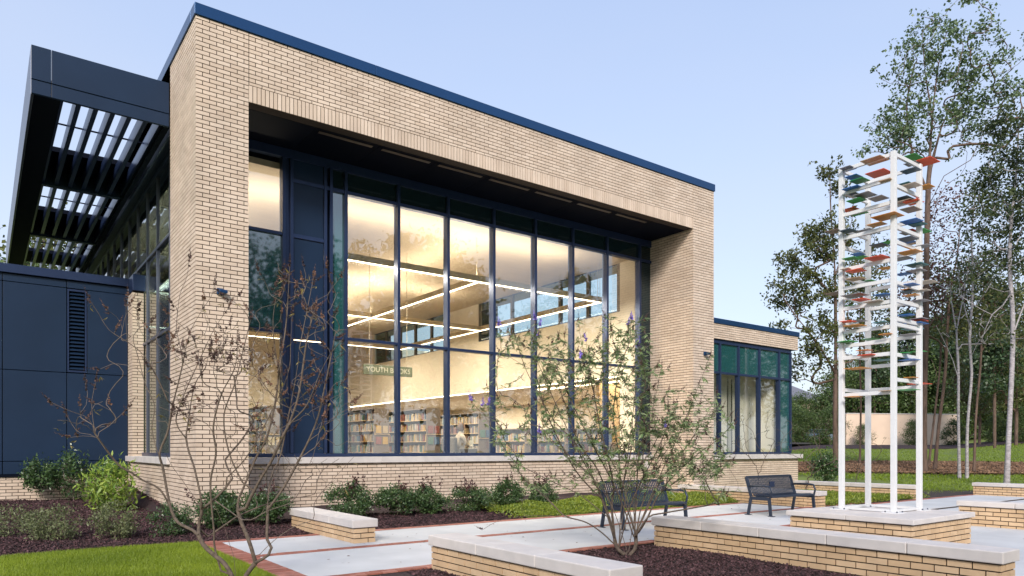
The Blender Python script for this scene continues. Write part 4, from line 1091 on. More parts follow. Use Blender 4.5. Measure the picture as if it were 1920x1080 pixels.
for k in range(15):         # the many thinner stems rising from the same foot
    bx_ = random.choice([(1151, 1010), (1153, 1000), (1190, 1012), (1192, 1000), (1178, 1040), (1160, 1030)])
    tx, ty = random.uniform(960, 1350), random.uniform(650, 860); mxp = bx_[0] + (tx - bx_[0]) * random.uniform(.25, .42)
    P.stem(L3([bx_, (bx_[0] + (mxp - bx_[0]) * .45, 955), (mxp, 900), ((mxp + tx) / 2, (900 + ty) / 2 + 8), (tx, ty)], DC, random.uniform(-.9, .9)), .08)
P.reach(A, step=.09, up=1.2, curve=.3, jitter=.012, low=.5, start=8)
P.wood2('stems', 'twigs', M['barkL'], M['twig2'], vc, .0026, .46, 8, .052, .0075)
idx = P.tips(); pos = np.array([P.p[i] for i in idx]); dr_ = np.array([P.dir[i] for i in idx])
allp = np.array(P.p); hi = allp[(allp[:, 2] > .85) & (np.random.rand(len(allp)) < .58)] + np.random.randn(1, 3) * 0
hj = hi[np.random.rand(len(hi)) < .8]; lp = np.concatenate([pos, pos - unit(dr_) * .07, pos - unit(dr_) * .15, hi, hj + np.random.randn(len(hj), 3) * .03]); lp = lp[lp[:, 2] > .5] + np.random.randn(1, 3) * .0
V, F = palmate(lp, .10, .25, 5); np_mesh("foliage", V, F, LEAF['vitex'], vc, tone=np.random.rand(len(F)))
m_ = np.random.rand(len(pos)) < .95; dr2 = dr_.copy(); dr2[:, 2] += .9
spike_obj("seed_spikes", pos[m_], dr2[m_], .14, .012, M['seed'], vc, 10)
m2 = (np.random.rand(len(pos)) < .35); spike_obj("seed_spikes", pos[m2] - [0, 0, .04], dr2[m2] + np.random.randn(m2.sum(), 3) * .6, .10, .011, M['seedO'], vc, 8)
fl = [(937,612,-.5),(1003,600,-.3),(1012,612,-.3),(1178,610,.4),(1184,600,.4),(1196,650,.0),(1090,672,-.4),(1012,812,-.3),(884,752,-.5),(915,760,-.4),(905,762,-.45),(1248,802,.2),(1100,640,.3),(1010,635,.1)]
fp = np.array([at(x, y, DC + d) for x, y, d in fl]); 
for f_, (x, y, d) in zip(fp, fl):
    dd = np.array([[random.gauss(0, .2), random.gauss(0, .2), 1]]); V, F = spikes(f_[None], dd, .15, .018, 12); np_mesh("flower_spike", V, F, M['flower'], vc, tone=np.random.rand(len(F)))
    V, F = palmate(np.array([f_ - [0, 0, .05], f_ - [0, 0, .11]]), .09, .1, 5); np_mesh("leaf_fan", V, F, LEAF['vitex'], vc, tone=np.random.rand(len(F)))
P2 = Plant()
for f_ in fp:
    q = MB()
    j = int(np.argmin(np.linalg.norm(allp - (f_ - [0, 0, .25]), axis=1))); q.tube([allp[j], (allp[j] + f_) / 2 + [0, 0, -.02], f_, f_ + [0, 0, .12]], [.004, .003, .0025, .001], 4, caps=False)
    q.build("stalk", M['barkC'], vc)

# --- shrubs ---------------------------------------------------------------------------
def shrub(name, label, cat, x, y, z, r, h, leafm, n, ls, lw=.5, group=None, stemm='barkL', trunk=0.0, shoots=0, shootm='plum', up=.3, gap=.25):
    t = empty(name, (x, y, z), label, cat, group)
    P = Plant(); P.stem([(x, y, z), (x + .01, y, z + max(trunk, .08))], .05)
    k_ = 34
    A = []
    for k in range(k_):
        v = np.random.randn(3); v /= np.linalg.norm(v); v *= .35 + .65 * np.random.rand() ** .4
        A.append((x + v[0]*r, y + v[1]*r, z + trunk + (h - trunk) * (.52 + v[2]*.46)))
    P.reach(A, step=.06, up=.8, jitter=.01); P.wood("stems", M[stemm], t, tip=.003, ex=.5, k=6)
    tips = np.array(A); pts = scatter(tips, n // k_, (r*gap, r*gap, h*gap*.55)); pts[:, 2] = np.maximum(pts[:, 2], z + .02)
    leaves("foliage", pts, ls, lw, LEAF[leafm], t, up=up)
    if shoots:
        sp = []; q = MB()
        for k in range(shoots):
            a = random.uniform(0, 6.28); rr = random.uniform(0, r*.7); b = np.array([x + rr*math.cos(a), y + rr*math.sin(a), z + h*.6]); e = b + [random.gauss(0, .10), random.gauss(0, .10), random.uniform(.25, .5)]
            q.tube([b, (b+e)/2, e], [.004, .003, .002], 4, caps=False)
            for u in np.linspace(.45, 1, 9): sp.append(b + (e - b) * u + np.random.randn(3) * .012)
        tag(q.build("shoots", M['seed'], t), kind='stuff'); sp = np.repeat(np.array(sp), 2, 0); leaves("shoot_leaves", sp, .06, .55, LEAF[shootm], t, up=.3)
    return t
def bed_z(x, y):
    if y > 12.1: return min(.13, -.01 + (y - 12.2) * .065)
    return -.01
fr = [(497, 14.9, .42, .60, "abelia shrub at the foot of the left brick pier, beside the low wall", 2), (655, 0, .46, .66, "green shrub with dark red shoots just right of the low wall by the building", 4), (745, 0, .40, .58, "rounded dense green shrub below the second large pane", 3), (803, 0, .38, .56, "green shrub below the third pane with a plum shoot between two neighbours", 4),
      (880, 0, .52, .50, "wide green shrub with a row of dark red shoots along the building", 8), (950, 0, .36, .62, "light green upright shrub under the windows left of the chaste tree", 4), (1018, 0, .34, .56, "shrub with plum leaves nearest the chaste tree along the brick wall", 5)]
for (px, Y_, r, h, lab, sh_) in fr:
    p = on_y(px, Y_ or 13.75); 
    if px == 497: p = on_z(497, 985, .05)
    shrub("shrub", lab, "shrub", p.x, p.y, bed_z(p.x, p.y), r, h, 'box', 4200, .055, group="shrubs along the brick wall", shoots=sh_ + 2, gap=.17)
p = on_z(410, 990, .05); shrub("shrub", "green shrub behind the bare chaste tree at the corner of the pier", "shrub", p.x, p.y, .02, .42, .66, 'box', 3800, .055, group="shrubs along the brick wall", shoots=1, gap=.17)
p = on_z(1000, 962, .1)
shrub("shrub", "small holly tree with a pale trunk left of two shrubs by the navy wall", "shrub", *on_z(75, 948, .08)[:2], .05, .38, 1.15, 'holly', 2200, .075, trunk=.46, stemm='twig', group="evergreens by the navy wall", gap=.16)
shrub("shrub", "thin upright holly between the small holly tree and the yellow-green bush", "shrub", *on_z(137, 946, .08)[:2], .05, .36, 1.32, 'holly', 1500, .075, trunk=.2, stemm='twig', group="evergreens by the navy wall", gap=.2)
shrub("shrub", "bright yellow-green spotted laurel bush at the corner of the navy wall", "shrub", *on_z(210, 962, .06)[:2], .04, .50, 1.12, 'aucuba', 1700, .14, .26, group="evergreens by the navy wall", up=1.0)
for px, py, r, h, lab in ((100, 1012, .40, .52, "wispy grey-green spirea in the left mulch bed in front of the small holly"), (215, 1010, .36, .62, "wispy grey-green spirea in front of the yellow-green bush"), (318, 1003, .36, .56, "darker spirea left of the brick pier corner"), (-15, 1008, .60, .52, "grey-green spirea cut by the left edge of the picture")):
    q_ = on_z(px, py, .03); shrub("shrub", lab, "shrub", q_.x, q_.y, .0, r, h, 'spirea' if px != 318 else 'box', 2600, .042, .45, group="low shrubs in the left bed", up=.6, gap=.16)
# bare shrubs by the right wing
def bare_shrub(label, x, y, h, r, n):
    t = empty("bare_shrub", (x, y, ground_z(x, y)), label, "bare shrub", "bare shrubs on the right")
    P = Plant(); z = 0.0; P.stem([(x, y, z), (x, y, z + .08)], .05)
    A = []
    for k in range(n):
        a = random.uniform(0, 6.28); e = random.uniform(.25, 1); A.append((x + r*e*math.cos(a), y + r*e*math.sin(a), z + h*random.uniform(.45, 1)))
    P.reach(A, step=.12, up=1.5, jitter=.02, low=.6); P.wood("stems", M['barkL'], t, tip=.005, ex=.42, k=5)
    tp = np.array([P.p[i] for i in P.tips()]); leaves("foliage", scatter(tp, 4, .05), .07, .35, LEAF['dark'], t)
p = on_z(1512, 925, 0); bare_shrub("leafless many-stemmed shrub at the corner of the right wing", p.x, p.y, 2.6, 1.2, 40)
p = on_z(1606, 912, 0); bare_shrub("leafless shrub behind the white tower in front of the far lawn", p.x, p.y, 2.1, 1.2, 34)
p = on_z(1440, 925, 0); bare_shrub("tall thin bare shrub in front of the right wing's window", p.x, 14.6, 2.9, 1.0, 26)
p = on_z(1546, 912, 0); shrub("shrub", "dark upright evergreen bush between the right wing and the white tower", "shrub", p.x, p.y, 0, .42, 1.30, 'holly', 2200, .10, group=None, up=.8)

# --- ground cover, mulch, grass ---------------------------------------------------------
def sheet(name, x0, x1, y0, y1, fz, m, n=40, parent=None):
    xs = np.linspace(x0, x1, n); ys = np.linspace(y0, y1, n)
    V = [(x, y, fz(x, y)) for y in ys for x in xs]; F = [(j*n+i, j*n+i+1, (j+1)*n+i+1, (j+1)*n+i) for j in range(n-1) for i in range(n-1)]
    o = np_mesh(name, V, F, m, smooth=True); o['kind'] = 'structure'; return o
def edgeY(x): return 12.22 + .12 * math.sin(x * 1.1) if x < 2.8 else 12.2
def mz(x, y):
    if x < X0 - .1: return -.03 + max(0, min(1, (y - 12.2) / 1.0)) * .04 + max(0, y - 13) * .020 + .015 * math.sin(3 * x) * math.cos(2.3 * y)
    return -.03 + (y - 12.2) * .06 + .01 * math.sin(5 * x)
sheet("mulch_bed", -9, 3.20, 12.05, 21.93, mz, M['mulch'], 60)
sheet("mulch_bed", 3.18, 17.2, 12.21, 16.0, mz, M['mulch'], 50)
sheet("mulch_bed", 2.3, 8.9, 2.2, 7.83, lambda x, y: -.03 + .02 * math.sin(2*x) * math.sin(1.7*y), M['mulch'], 40)
def chips(P_, L_, W_):
    n = len(P_); a = unit(np.random.randn(n, 3) * [1, 1, .35]); s = unit(np.cross(a, np.array([[0, 0, 1.0]]) + .5*np.random.randn(n, 3))); u = np.cross(a, s)
    L_ = (L_ * (.5 + np.random.rand(n)))[:, None]; W_ = (W_ * (.5 + np.random.rand(n)))[:, None]; H_ = W_ * .35
    c = [(-1,-1,-1),(1,-1,-1),(1,1,-1),(-1,1,-1),(-1,-1,1),(1,-1,1),(1,1,1),(-1,1,1)]
    V = np.stack([P_ + a*L_*i/2 + s*W_*j/2 + u*H_*k/2 for i, j, k in c], 1).reshape(-1, 3)
    f = np.array([(4,5,6,7),(0,1,5,4),(1,2,6,5),(2,3,7,6),(3,0,4,7)]); F = (f[None] + (np.arange(n)*8)[:, None, None]).reshape(-1, 4)
    return V, F, np.repeat(np.random.rand(n), 5)
def mulch_chips(n, x0, x1, y0, y1, fz, L_, W_, ok=lambda x, y: True):
    P_ = []
    while len(P_) < n:
        x, y = random.uniform(x0, x1), random.uniform(y0, y1)
        d = depth(x, y)
        if ok(x, y) and in_view(x, y, 60) and random.random() < min(1, (11.0 / d) ** 2): P_.append((x, y, fz(x, y) + .008))
    V, F, T = chips(np.array(P_), L_, W_); np_mesh("mulch_chips", V, F, M['chip'], tone=T, kind='stuff')
mulch_chips(26000, 4.2, 8.5, 3, 7.8, lambda x, y: -.03 + .02*math.sin(2*x)*math.sin(1.7*y), .060, .020)
mulch_chips(26000, -4, 3.2, 12.1, 21.9, mz, .065, .022, lambda x, y: y > edgeY(x) + random.gauss(0, .02))
mulch_chips(12000, 3.2, 12, 12.22, 14.2, mz, .065, .020, lambda x, y: True)
# lawn at the left
sheet("lawn", -14, 2.80, 1.5, 12.25, lambda x, y: -.015, M['lawn'], 30)
P_ = []
while len(P_) < 150000:
    x, y = random.uniform(-3.2, 2.79), random.uniform(6.0, 12.4)
    if y < edgeY(x) + random.gauss(0, .02) and in_view(x, y, 60): P_.append((x, y, -.015))
P_ = np.array(P_); n = len(P_); a = unit(np.random.randn(n, 3) * [.6, .6, .15] + [0, 0, .8]); s = unit(np.random.randn(n, 3) * [1, 1, 0.01]); h_ = (.035 + .03*np.random.rand(n))[:, None]
V = np.stack([P_ - s*.004, P_ + s*.004, P_ + a*h_], 1).reshape(-1, 3)
pt = .5 + .5*np.sin(P_[:, 0]*2.1 + np.sin(P_[:, 1]*1.3)*2)*np.cos(P_[:, 1]*1.7); np_mesh("grass", V, np.arange(3*n).reshape(-1, 3), M['blade'], tone=np.clip(.45*np.random.rand(n) + .55*pt, 0, 1), kind='stuff')
# mossy ground cover between building and path
P_ = []
cov = lambda x, y: .02 + .22 * max(0, min(1, (y - 12.25) * 2.2)) * (.75 + .25 * math.sin(4*x) * math.sin(5*y))
while len(P_) < 42000:
    x, y = random.uniform(9.0, 17.1), random.uniform(12.24, 14.2)
    if x < 10.2 and random.random() > (x - 9.0) / 1.2: continue
    P_.append((x, y, cov(x, y) * random.uniform(.6, 1.05)))
o = leaves("ground_cover", P_, .05, .5, LEAF['cover'], up=.8); o['kind'] = 'stuff'
o_ = sheet("ground_cover_soil", 9.6, 17.1, 12.24, 14.22, lambda x, y: cov(x, y) * .6 - .02, M['lawn'], 30)
P_ = []
for k in range(22000):
    x, y = random.uniform(17.7, 23.5), random.uniform(9.9, 13.5); P_.append((x, y, random.uniform(0, .12)))
o = leaves("ground_cover", P_, .06, .5, LEAF['cover'], up=.8); o['kind'] = 'stuff'

# ---------------------------------------------------------------- right-hand lawn, mulch islands, wall, trees
def gz(x, y): return ground_z(x, y)
def patch(name, label_pts, m, dz=.02):
    """irregular ground patch from photo points lying on the sloping ground"""
    pts = []
    for (px, py) in label_pts:
        D = 30.0
        for _ in range(40):
            q = at(px, py, D); g = gz(q.x, q.y); dd = (EYE - g) * F_PX / (py - HZ) if py > HZ + 2 else D
            D = D * .6 + min(dd, 90) * .4
        pts.append(at(px, py, D))
    return pts
def ellipse_patch(name, cx, cy, rx, ry, ang, m, dz, n=40, rings=8):
    V = []; F = []
    V.append((cx, cy, gz(cx, cy) + dz + .08))
    for r in range(1, rings + 1):
        for k in range(n):
            a = 2*math.pi*k/n; w_ = 1 + .08*math.sin(3*a + cx) + .05*math.sin(7*a)
            lx, ly = rx*r/rings*w_*math.cos(a), ry*r/rings*w_*math.sin(a)
            x = cx + lx*math.cos(ang) - ly*math.sin(ang); y = cy + lx*math.sin(ang) + ly*math.cos(ang)
            V.append((x, y, gz(x, y) + dz + .08*(1 - (r/rings)**2) - (.06 if r == rings else 0)))
    q = MB(); q.v = V
    for k in range(n): q.f.append((0, 1 + k, 1 + (k+1) % n))
    for r in range(rings - 1):
        for k in range(n): q.f.append((1 + r*n + k, 1 + (r+1)*n + k, 1 + (r+1)*n + (k+1) % n, 1 + r*n + (k+1) % n))
    o = q.build(name, m, smooth=True); o['kind'] = 'structure'; return o
isl = at(1750, HZ, 37)
ellipse_patch("mulch_island", isl.x, isl.y, 10.5, 4.6, YAW - rad(90) - .05, M['pine'], .035)
i2 = at(1745, HZ, 66)
ellipse_patch("mulch_island", i2.x, i2.y, 17, 4.5, YAW - rad(90), M['mulch'], .05)
# leaf litter in the near island
P_ = []
ca, sa = math.cos(YAW - rad(90) - .05), math.sin(YAW - rad(90) - .05)
for k in range(16000):
    a = random.uniform(0, 6.28); r = random.random() ** .5 * 1.03; lx, ly = 10.5*r*math.cos(a), 4.6*r*math.sin(a)
    x, y = isl.x + lx*ca - ly*sa, isl.y + lx*sa + ly*ca; P_.append((x, y, gz(x, y) + .05 + .08*(1 - min(1, r)**2) + .02))
V, F, T = chips(np.array(P_), .14, .07); np_mesh("leaf_litter", V, F, M['pine'], tone=T, kind='stuff')
# grass tufts on the far lawn, nearer part
P_ = []
while len(P_) < 60000:
    px, D = random.uniform(1470, 1960), 22 + 45 * random.random() ** 1.5
    q = at(px, HZ, D)
    if q.y < 10.6 and q.x < 30.2: continue
    P_.append((q.x, q.y, gz(q.x, q.y) - .04))
P_ = np.array(P_); n = len(P_); a = unit(np.random.randn(n, 3) * [.6, .6, .1] + [0, 0, .8]); s = unit(np.random.randn(n, 3) * [1, 1, .01]); h_ = (.07 + .06*np.random.rand(n))[:, None]
V = np.stack([P_ - s*.02, P_ + s*.02, P_ + a*h_], 1).reshape(-1, 3); np_mesh("grass", V, np.arange(3*n).reshape(-1, 3), M['blade'], tone=np.random.rand(n) * .55, kind='stuff')

# beige screen wall with pilasters
D_ = 71
a = at(1585, HZ, D_); b = at(1795, HZ, D_ + 2)
bw = empty("screen_wall", (a.x, a.y, gz(a.x, a.y)), "long plain beige wall with evergreens in front, far behind the lawn", "wall")
M['stucco'] = mat("beige_stucco", (0.72, 0.55, 0.43), 0.9, var=0.06, scale=.6, bump=.1, bscale=20)
u = (Vector((b.x, b.y)) - Vector((a.x, a.y))); n_ = 6
for i in range(n_):
    p0 = Vector((a.x, a.y)) + u * i / n_; p1 = Vector((a.x, a.y)) + u * (i + 1) / n_
    z0 = gz(*p0) - .3; zt = EYE + (HZ - 776) * D_ / F_PX
    q = MB().bar((p0.x, p0.y, (z0 + zt) / 2), (p1.x, p1.y, (z0 + zt) / 2), .3, zt - z0); q.build("panel", M['stucco'], bw)
    q = MB().bar((p0.x, p0.y, zt + .04), (p1.x, p1.y, zt + .04), .4, .08); q.build("wall_cap", M['stone'], bw)

def gtrunk(pts, D, dd=0.0):
    """trunk polyline from photo points; the foot is set on the ground"""
    out_ = [at(x, y, D + dd * i / max(1, len(pts) - 1)) for i, (x, y) in enumerate(pts)]
    out_[0].z = gz(out_[0].x, out_[0].y) - .1
    return out_
# tall open tree behind the tower
D1 = 33
tr = gtrunk([(1733, 890), (1733, 760), (1737, 600), (1738, 450), (1741, 340), (1744, 280), (1750, 200), (1760, 120), (1775, 60)], D1)
br = [[at(1741, 330, D1), at(1765, 240, D1 + 1), at(1790, 180, D1 + 1.5), at(1800, 110, D1 + 1.8)], [at(1738, 400, D1), at(1770, 330, D1 - 1), at(1820, 300, D1 - 1.5), at(1850, 230, D1 - 1.5)], [at(1740, 360, D1), at(1712, 290, D1 + .5), at(1700, 200, D1 + 1), at(1715, 120, D1 + 1)],
      [at(1742, 300, D1), at(1700, 270, D1 - 1), at(1665, 262, D1 - 1.5)], [at(1740, 440, D1), at(1760, 370, D1 + 1), at(1800, 330, D1 + 1.5), at(1880, 312, D1 + 2)], [at(1748, 215, D1), at(1735, 140, D1), at(1730, 70, D1)]]
bs = [pxblob(1780, 60, D1, 60, 55, 2.2, 2.2), pxblob(1720, 120, D1, 45, 50, 2.2, 1.5), pxblob(1850, 130, D1, 50, 60, 2.2, 2), pxblob(1790, 170, D1, 70, 60, 2.2, 2), pxblob(1700, 230, D1, 55, 45, 2, 2), pxblob(1850, 230, D1, 50, 60, 2, 1.6), pxblob(1680, 265, D1, 40, 30, 1.5, 1), pxblob(1760, 260, D1, 80, 40, 2, 1)]
make_tree("tulip_tree", "tall slender tree with open airy crown rising behind the white tower", tr, bs, 320, 'poplar', 8500, .14, 'bark', tip=.010, ex=.50, sd=.20, branches=br, rmax=.22, step=.6, lw=.75)
# red tinted lower growth and arching limbs by its side
D2 = 34
tr = gtrunk([(1752, 885), (1760, 800), (1772, 700), (1780, 560), (1795, 480), (1800, 420)], D2)
make_tree("maple_tree", "dark red-leaved tree right of the white tower beneath the tall airy crown", tr, [pxblob(1780, 420, D2, 40, 60, 1.5, 1.4), pxblob(1790, 520, D2, 70, 50, 2, 1.4), pxblob(1770, 560, D2, 50, 50, 2, 1), pxblob(1700, 560, D2, 40, 50, 2, .6), pxblob(1650, 620, D2, 30, 40, 2, .4)], 100, 'red', 2500, .14, 'bark', tip=.012, sd=.40, rmax=.10, step=.6)
# oak-like tree left of the tower
D3 = 34
tr = gtrunk([(1567, 892), (1566, 760), (1567, 640), (1565, 500), (1558, 400), (1556, 330)], D3)
br = [[at(1566, 700, D3), at(1530, 640, D3 - 1), at(1490, 590, D3 - 1), at(1470, 560, D3 - 1)], [at(1566, 560, D3), at(1520, 510, D3), at(1500, 490, D3)], [at(1566, 660, D3), at(1540, 655, D3 + 1), at(1510, 650, D3 + 1)], [at(1565, 520, D3), at(1590, 440, D3 + .5), at(1600, 400, D3 + .5)]]
bs = [pxblob(1558, 340, D3, 12, 45, .8, .7), pxblob(1545, 440, D3, 26, 45, 1.2, 1.3), pxblob(1510, 480, D3, 40, 45, 1.5, 1.8), pxblob(1478, 545, D3, 34, 45, 1.5, 1.4), pxblob(1530, 560, D3, 50, 60, 1.8, 1.5), pxblob(1500, 630, D3, 50, 40, 1.8, 1.6), pxblob(1540, 690, D3, 40, 40, 1.8, 1.2), pxblob(1600, 480, D3, 50, 80, 1.8, 1.3), pxblob(1620, 600, D3, 45, 70, 2, 1.2)]
make_tree("oak_tree", "oak with clumps of dark green leaves between the right wing and the white tower", tr, bs, 240, 'oak', 8500, .18, 'bark', tip=.012, sd=.19, branches=br, rmax=.13, step=.5, lw=.5)
# heavy dark tree cut by the right edge
D4 = 27
tr = gtrunk([(1887, 905), (1892, 800), (1897, 700), (1899, 600), (1893, 500), (1896, 420), (1905, 330), (1910, 240)], D4)
br = [[at(1899, 560, D4), at(1860, 590, D4), at(1840, 640, D4 + .5)], [at(1893, 500, D4), at(1860, 500, D4 + 1), at(1830, 520, D4 + 1)], [at(1897, 430, D4), at(1860, 385, D4), at(1820, 392, D4)], [at(1895, 640, D4), at(1925, 560, D4), at(1950, 520, D4)]]
bs = [pxblob(1900, 220, D4, 38, 30, 1.2, 1), pxblob(1890, 310, D4, 45, 50, 1.5, 2), pxblob(1880, 400, D4, 50, 50, 1.6, 1.7), pxblob(1900, 500, D4, 55, 50, 1.8, 1.4), pxblob(1860, 560, D4, 40, 40, 1.8, .5), pxblob(1930, 420, D4, 40, 140, 2, 2.0), pxblob(1905, 620, D4, 40, 40, 1.5, .5)]
make_tree("sweetgum_tree", "pale straight trunk at the right edge carrying heavy dark foliage", tr, bs, 210, 'dark', 8500, .13, 'birch', tip=.010, sd=.20, branches=br, rmax=.16, step=.45, lw=.6)
# pale twin-trunk tree
D5 = 31
for lab, pts, brs in (("pale forked trunk right of the white tower, the thicker of two side by side", [(1813, 895), (1814, 800), (1822, 700), (1818, 640), (1824, 540), (1822, 440), (1830, 360)], [[(1820, 660), (1850, 620), (1870, 590), (1890, 560)], [(1820, 620), (1800, 540), (1795, 480)]]),
                      ("thinner pale trunk close beside the thick forked one", [(1799, 892), (1797, 780), (1797, 690), (1794, 620), (1806, 560), (1812, 500)], [[(1797, 700), (1775, 650), (1755, 610)], [(1797, 640), (1785, 570), (1780, 500)]])):
    tr = gtrunk(pts, D5); br = [[at(x, y, D5 + random.uniform(-.6, .6)) for x, y in b] for b in brs]
    x_, y_ = pts[-1]
    make_tree("birch_tree", lab, tr, [pxblob(x_, y_ + 20, D5, 40, 45, 1.5, 1), pxblob(x_ + 15, y_ + 110, D5, 55, 50, 1.8, 1)], 50, 'dark', 750, .14, 'birch', tip=.011, ex=.5, sd=.3, branches=br, rmax=.12, step=.5)
for lab, pts, D, rm in (("thin reddish leaning trunk on the lawn right of the white tower", [(1740, 876), (1752, 780), (1762, 690), (1766, 600), (1768, 520)], 36, .09), ("slender brown trunk right of the pale twin trunks", [(1826, 889), (1830, 780), (1838, 690), (1842, 600), (1845, 520)], 33, .07), ("brown trunk seen between the two left posts of the white tower", [(1612, 870), (1614, 760), (1612, 640), (1615, 520)], 38, .17)):
    tr = gtrunk(pts, D); x_, y_ = pts[-1]
    make_tree("young_tree", lab, tr, [pxblob(x_, y_ + 10, D, 34, 55, 1.5, 1), pxblob(x_, y_ + 90, D, 30, 40, 1.5, .5)], 60, 'forest2', 2200, .16, 'bark', tip=.010, sd=.32, rmax=rm, step=.6)

# forest behind: a few built trees, copied
def proto_tree(kind, h, r, leafm, nleaf, ls, bark='bark', conifer=False, label="", low=.3):
    t = empty(kind, (0, 0, 0), label, "tree", "trees of the wood behind the lawn")
    P = Plant(); P.stem([(0, 0, -.5), (random.uniform(-.2, .2), 0, h*.4), (random.uniform(-.3, .3), .1, h*.95)], .8)
    A = []
    for k in range(150 if not conifer else 120):
        u = random.random(); z = h * (low + (1 - low) * u); a = random.uniform(0, 6.28)
        rr = r * ((1 - u) ** .8 + .08) if conifer else r * math.sin(math.pi * min(1, .18 + u * .80)) ** .7 * (1 + .25*math.sin(3*a + u*7))
        rr *= random.uniform(.35, 1); A.append((rr*math.cos(a), rr*math.sin(a), z))
    P.reach(A, step=.9, up=.8, jitter=.08, low=.25); P.wood("trunk", M[bark], t, tip=.03, ex=.42, k=7, rmax=.24, thin=3)
    A = np.array(A); pts = scatter(A, nleaf // len(A), (r*.16, r*.16, r*.13)); leaves("crown", pts, ls, .6, LEAF[leafm], t)
    return t
protos = [proto_tree("wood_tree", 13, 3.6, 'forest', 7500, .30, label="x"), proto_tree("wood_tree", 15, 3.2, 'forest2', 6500, .28, label="x", low=.25), proto_tree("pine_tree", 16, 2.7, 'pine', 7500, .34, conifer=True, label="x", low=.35), proto_tree("wood_tree", 9, 4.0, 'forest', 7500, .30, label="x", low=.05)]
used = [False] * 4
def place(k, x, y, s, rz, label, group="trees of the wood behind the lawn", z=None):
    src = protos[k]
    if used[k]:
        t = src.copy(); COL.objects.link(t)
        for chd in list(src.children):
            c = chd.copy(); COL.objects.link(c); c.parent = t
    else: t = src; used[k] = True
    t.location = (x, y, gz(x, y) if z is None else z); t.scale = (s, s, s); t.rotation_euler = (0, 0, rz); t['label'] = label; t['group'] = group
ORD = "first second third fourth fifth sixth seventh eighth ninth tenth eleventh twelfth thirteenth fourteenth fifteenth sixteenth seventeenth eighteenth nineteenth twentieth".split()
wood = []
for i in range(16):
    px = 1475 + i * 31 + random.uniform(-8, 8); wood.append((3, px, random.uniform(80, 86), random.uniform(.75, 1.0) * (.66 if px < 1570 else 1)))
for i in range(14):
    px = 1590 + i * 28 + random.uniform(-10, 10); wood.append((random.choice([0, 1, 0, 2]), px, random.uniform(86, 98), random.uniform(.72, .98)))
for px, k, D, s in ((1700, 2, 82, .92), (1790, 2, 78, .95), (1865, 2, 58, .80), (1905, 1, 60, .85), (1640, 2, 80, .78), (1836, 1, 64, .72), (1745, 0, 80, .85), (1515, 3, 72, .36), (1492, 3, 73, .42), (1556, 3, 72, .40)):
    wood.append((k, px, D, s))
wood.sort(key=lambda w: w[1]); seen_ = {}
for (k, px, D, s) in wood:
    p = at(px, HZ, D); seen_[k] = seen_.get(k, -1) + 1
    kind = {0: "round-crowned tree", 1: "olive green tree", 2: "dark pine", 3: "bushy low tree"}[k]
    place(k, p.x, p.y, s, random.uniform(0, 6.28), "%s in the far wood, %s of its kind from the left" % (kind, ORD[min(19, seen_[k])]))
# trees seen behind the building at the far left, and through the canopy slots
for px, D, s, k, lab in ((-20, 62, 1.05, 1, "tree far behind the navy wing at the left edge"), (40, 74, 1.6, 0, "tree behind the navy wing seen through the canopy slats"), (110, 78, 1.75, 1, "tall tree behind the building seen between canopy blades")):
    p = at(px, HZ, D); place(k, p.x, p.y, s, random.uniform(0, 6), lab, "trees behind the building", 0)
# trees across the road behind the viewer: they stand in the window reflections
for i, (x, y, s, k) in enumerate(((-6, -23, 1.3, 0), (2, -25, 1.3, 1), (9, -22, 1.35, 0), (14.5, -25, 1.28, 1), (20, -21, 1.32, 0), (26, -24, 1.22, 1), (31, -20, 1.45, 0), (37, -25, 1.25, 1), (43, -22, 1.15, 0), (-16, -24, 1.4, 1), (50, -24, 1.3, 1), (57, -21, 1.4, 0), (64, -25, 1.4, 1), (72, -22, 1.5, 0), (80, -25, 1.5, 1), (34, -32, 1.4, 2), (23, -30, 1.3, 2), (90, -22, 1.6, 0))):
    place(k, x, y, s, i * 1.3, "tree on the far side of the forecourt, reflected in the big windows", "trees facing the building", -.1)
# evergreens in front of the beige wall
for i, (px, D, s) in enumerate(((1618, 69, .22), (1712, 69, .26), (1788, 68, .27), (1868, 66, .28), (1912, 64, .33))):
    p = at(px, HZ, D); place(3, p.x, p.y, s, random.uniform(0, 6), "rounded evergreen planted along the beige wall, %s from the left" % ORD[i], "evergreens before the beige wall")

# parked car and a house roof glimpsed between the trees at the left of the wood
p = at(1538, HZ, 76); g = gz(p.x, p.y)
zc = EYE + (HZ - 831) * 76 / F_PX
rd = MB().box(p.x - 18, p.x + 6, p.y - 2, p.y + 16, g - .1, g + .06).build("car_park", M['asphalt']); rd['kind'] = 'structure'
g += .06
car = empty("parked_car", (p.x, p.y, g), "small pale blue car parked far off between the right wing and the white tower", "car")
M['carpaint'] = mat("pale_blue_paint", (0.45, 0.55, 0.72), 0.25, metal=.4, var=.02); M['tyre'] = mat("tyre", (.02, .02, .02), .9, var=.1); M['cargl'] = mat("car_glass", (.02, .03, .04), .05, var=.02)
def prism(name, prof, y0, y1, m, parent, bevel=.03):
    q = MB(); n = len(prof); q.v = [(x, y0, z) for x, z in prof] + [(x, y1, z) for x, z in prof]
    q.f = [tuple(range(n)), tuple(range(2*n - 1, n - 1, -1))] + [(i, n + i, n + (i+1) % n, (i+1) % n) for i in range(n)]
    return q.build(name, m, parent, bevel=bevel)
X_, Y_ = p.x, p.y
prism("body", [(X_-2.1, g+.3), (X_+2.1, g+.3), (X_+2.15, g+.65), (X_+1.9, g+.85), (X_+1.1, g+.95), (X_-1.6, g+.98), (X_-2.1, g+.85)], Y_-.85, Y_+.85, M['carpaint'], car)
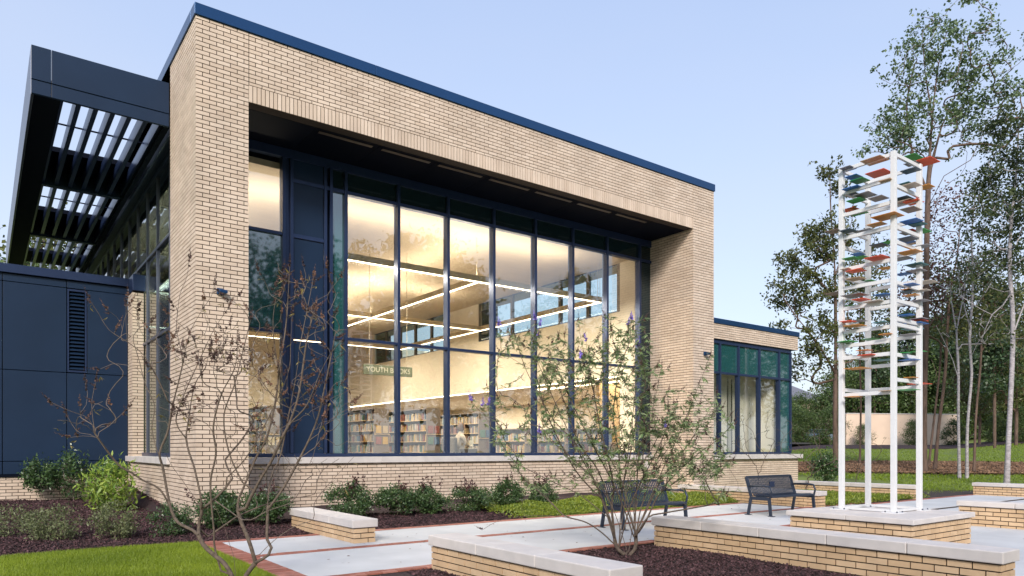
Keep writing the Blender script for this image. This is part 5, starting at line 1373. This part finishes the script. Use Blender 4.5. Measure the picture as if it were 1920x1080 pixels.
prism("cabin", [(X_-1.6, g+.97), (X_+1.0, g+.94), (X_+.4, g+1.38), (X_-1.1, g+1.42)], Y_-.74, Y_+.74, M['cargl'], car)
prism("roof", [(X_-1.1, g+1.40), (X_+.4, g+1.38), (X_+.3, g+1.46), (X_-1.0, g+1.48)], Y_-.72, Y_+.72, M['carpaint'], car)
for sx in (-1.3, 1.3):
    for sy_ in (-.86, .70): MB().tube([(X_+sx, Y_+sy_, g+.31), (X_+sx, Y_+sy_+.16, g+.31)], .31, 14).build("wheel", M['tyre'], car)
p = at(1492, HZ, 100); g = gz(p.x, p.y) + 1.0
ho = empty("house", (p.x, p.y, g), "distant house with grey roof between the right wing and the trees", "house")
zr = EYE + (HZ - 722) * 100 / F_PX; zr2 = EYE + (HZ - 757) * 100 / F_PX
MB().box(p.x - 5, p.x + 2.2, p.y - 4, p.y + 6, g - 3, zr2).build("wall", M['stucco'], ho)
q = MB(); q.v = [(p.x-5.4, p.y-4.4, zr2), (p.x+2.8, p.y-4.4, zr2), (p.x+2.8, p.y+6.4, zr2), (p.x-5.4, p.y+6.4, zr2), (p.x-3.5, p.y+1, zr), (p.x+.8, p.y+1, zr)]; q.f = [(3,2,1,0),(0,1,5,4),(2,3,4,5),(1,2,5),(3,0,4)]
M['shingle'] = mat("grey_shingle", (.16,.16,.19), .9, var=.1); q.build("roof", M['shingle'], ho)
for dx in (-3.4, -.6): MB().box(p.x + dx - .5, p.x + dx + .5, p.y - 4.05, p.y - 3.98, g + .2, g + 1.6).build("window", M['cargl'], ho)

# a few fallen leaves on the paving and copings
P_ = []
for k in range(110):
    x, y = random.uniform(3.3, 17), random.uniform(8.1, 11.9)
    P_.append((x, y, .006))
for k in range(60): P_.append((random.uniform(9.1, 20), random.uniform(0, 7.8), .006))
V, F = leaf_arrays(np.array(P_), .045, .6, axis=np.random.randn(len(P_), 3) * [1, 1, .05], flat=.9); V[:, 2] = np.maximum(V[:, 2], .004)
np_mesh("fallen_leaves", V, F, M['seedO'], tone=np.random.rand(len(F)), kind='stuff')
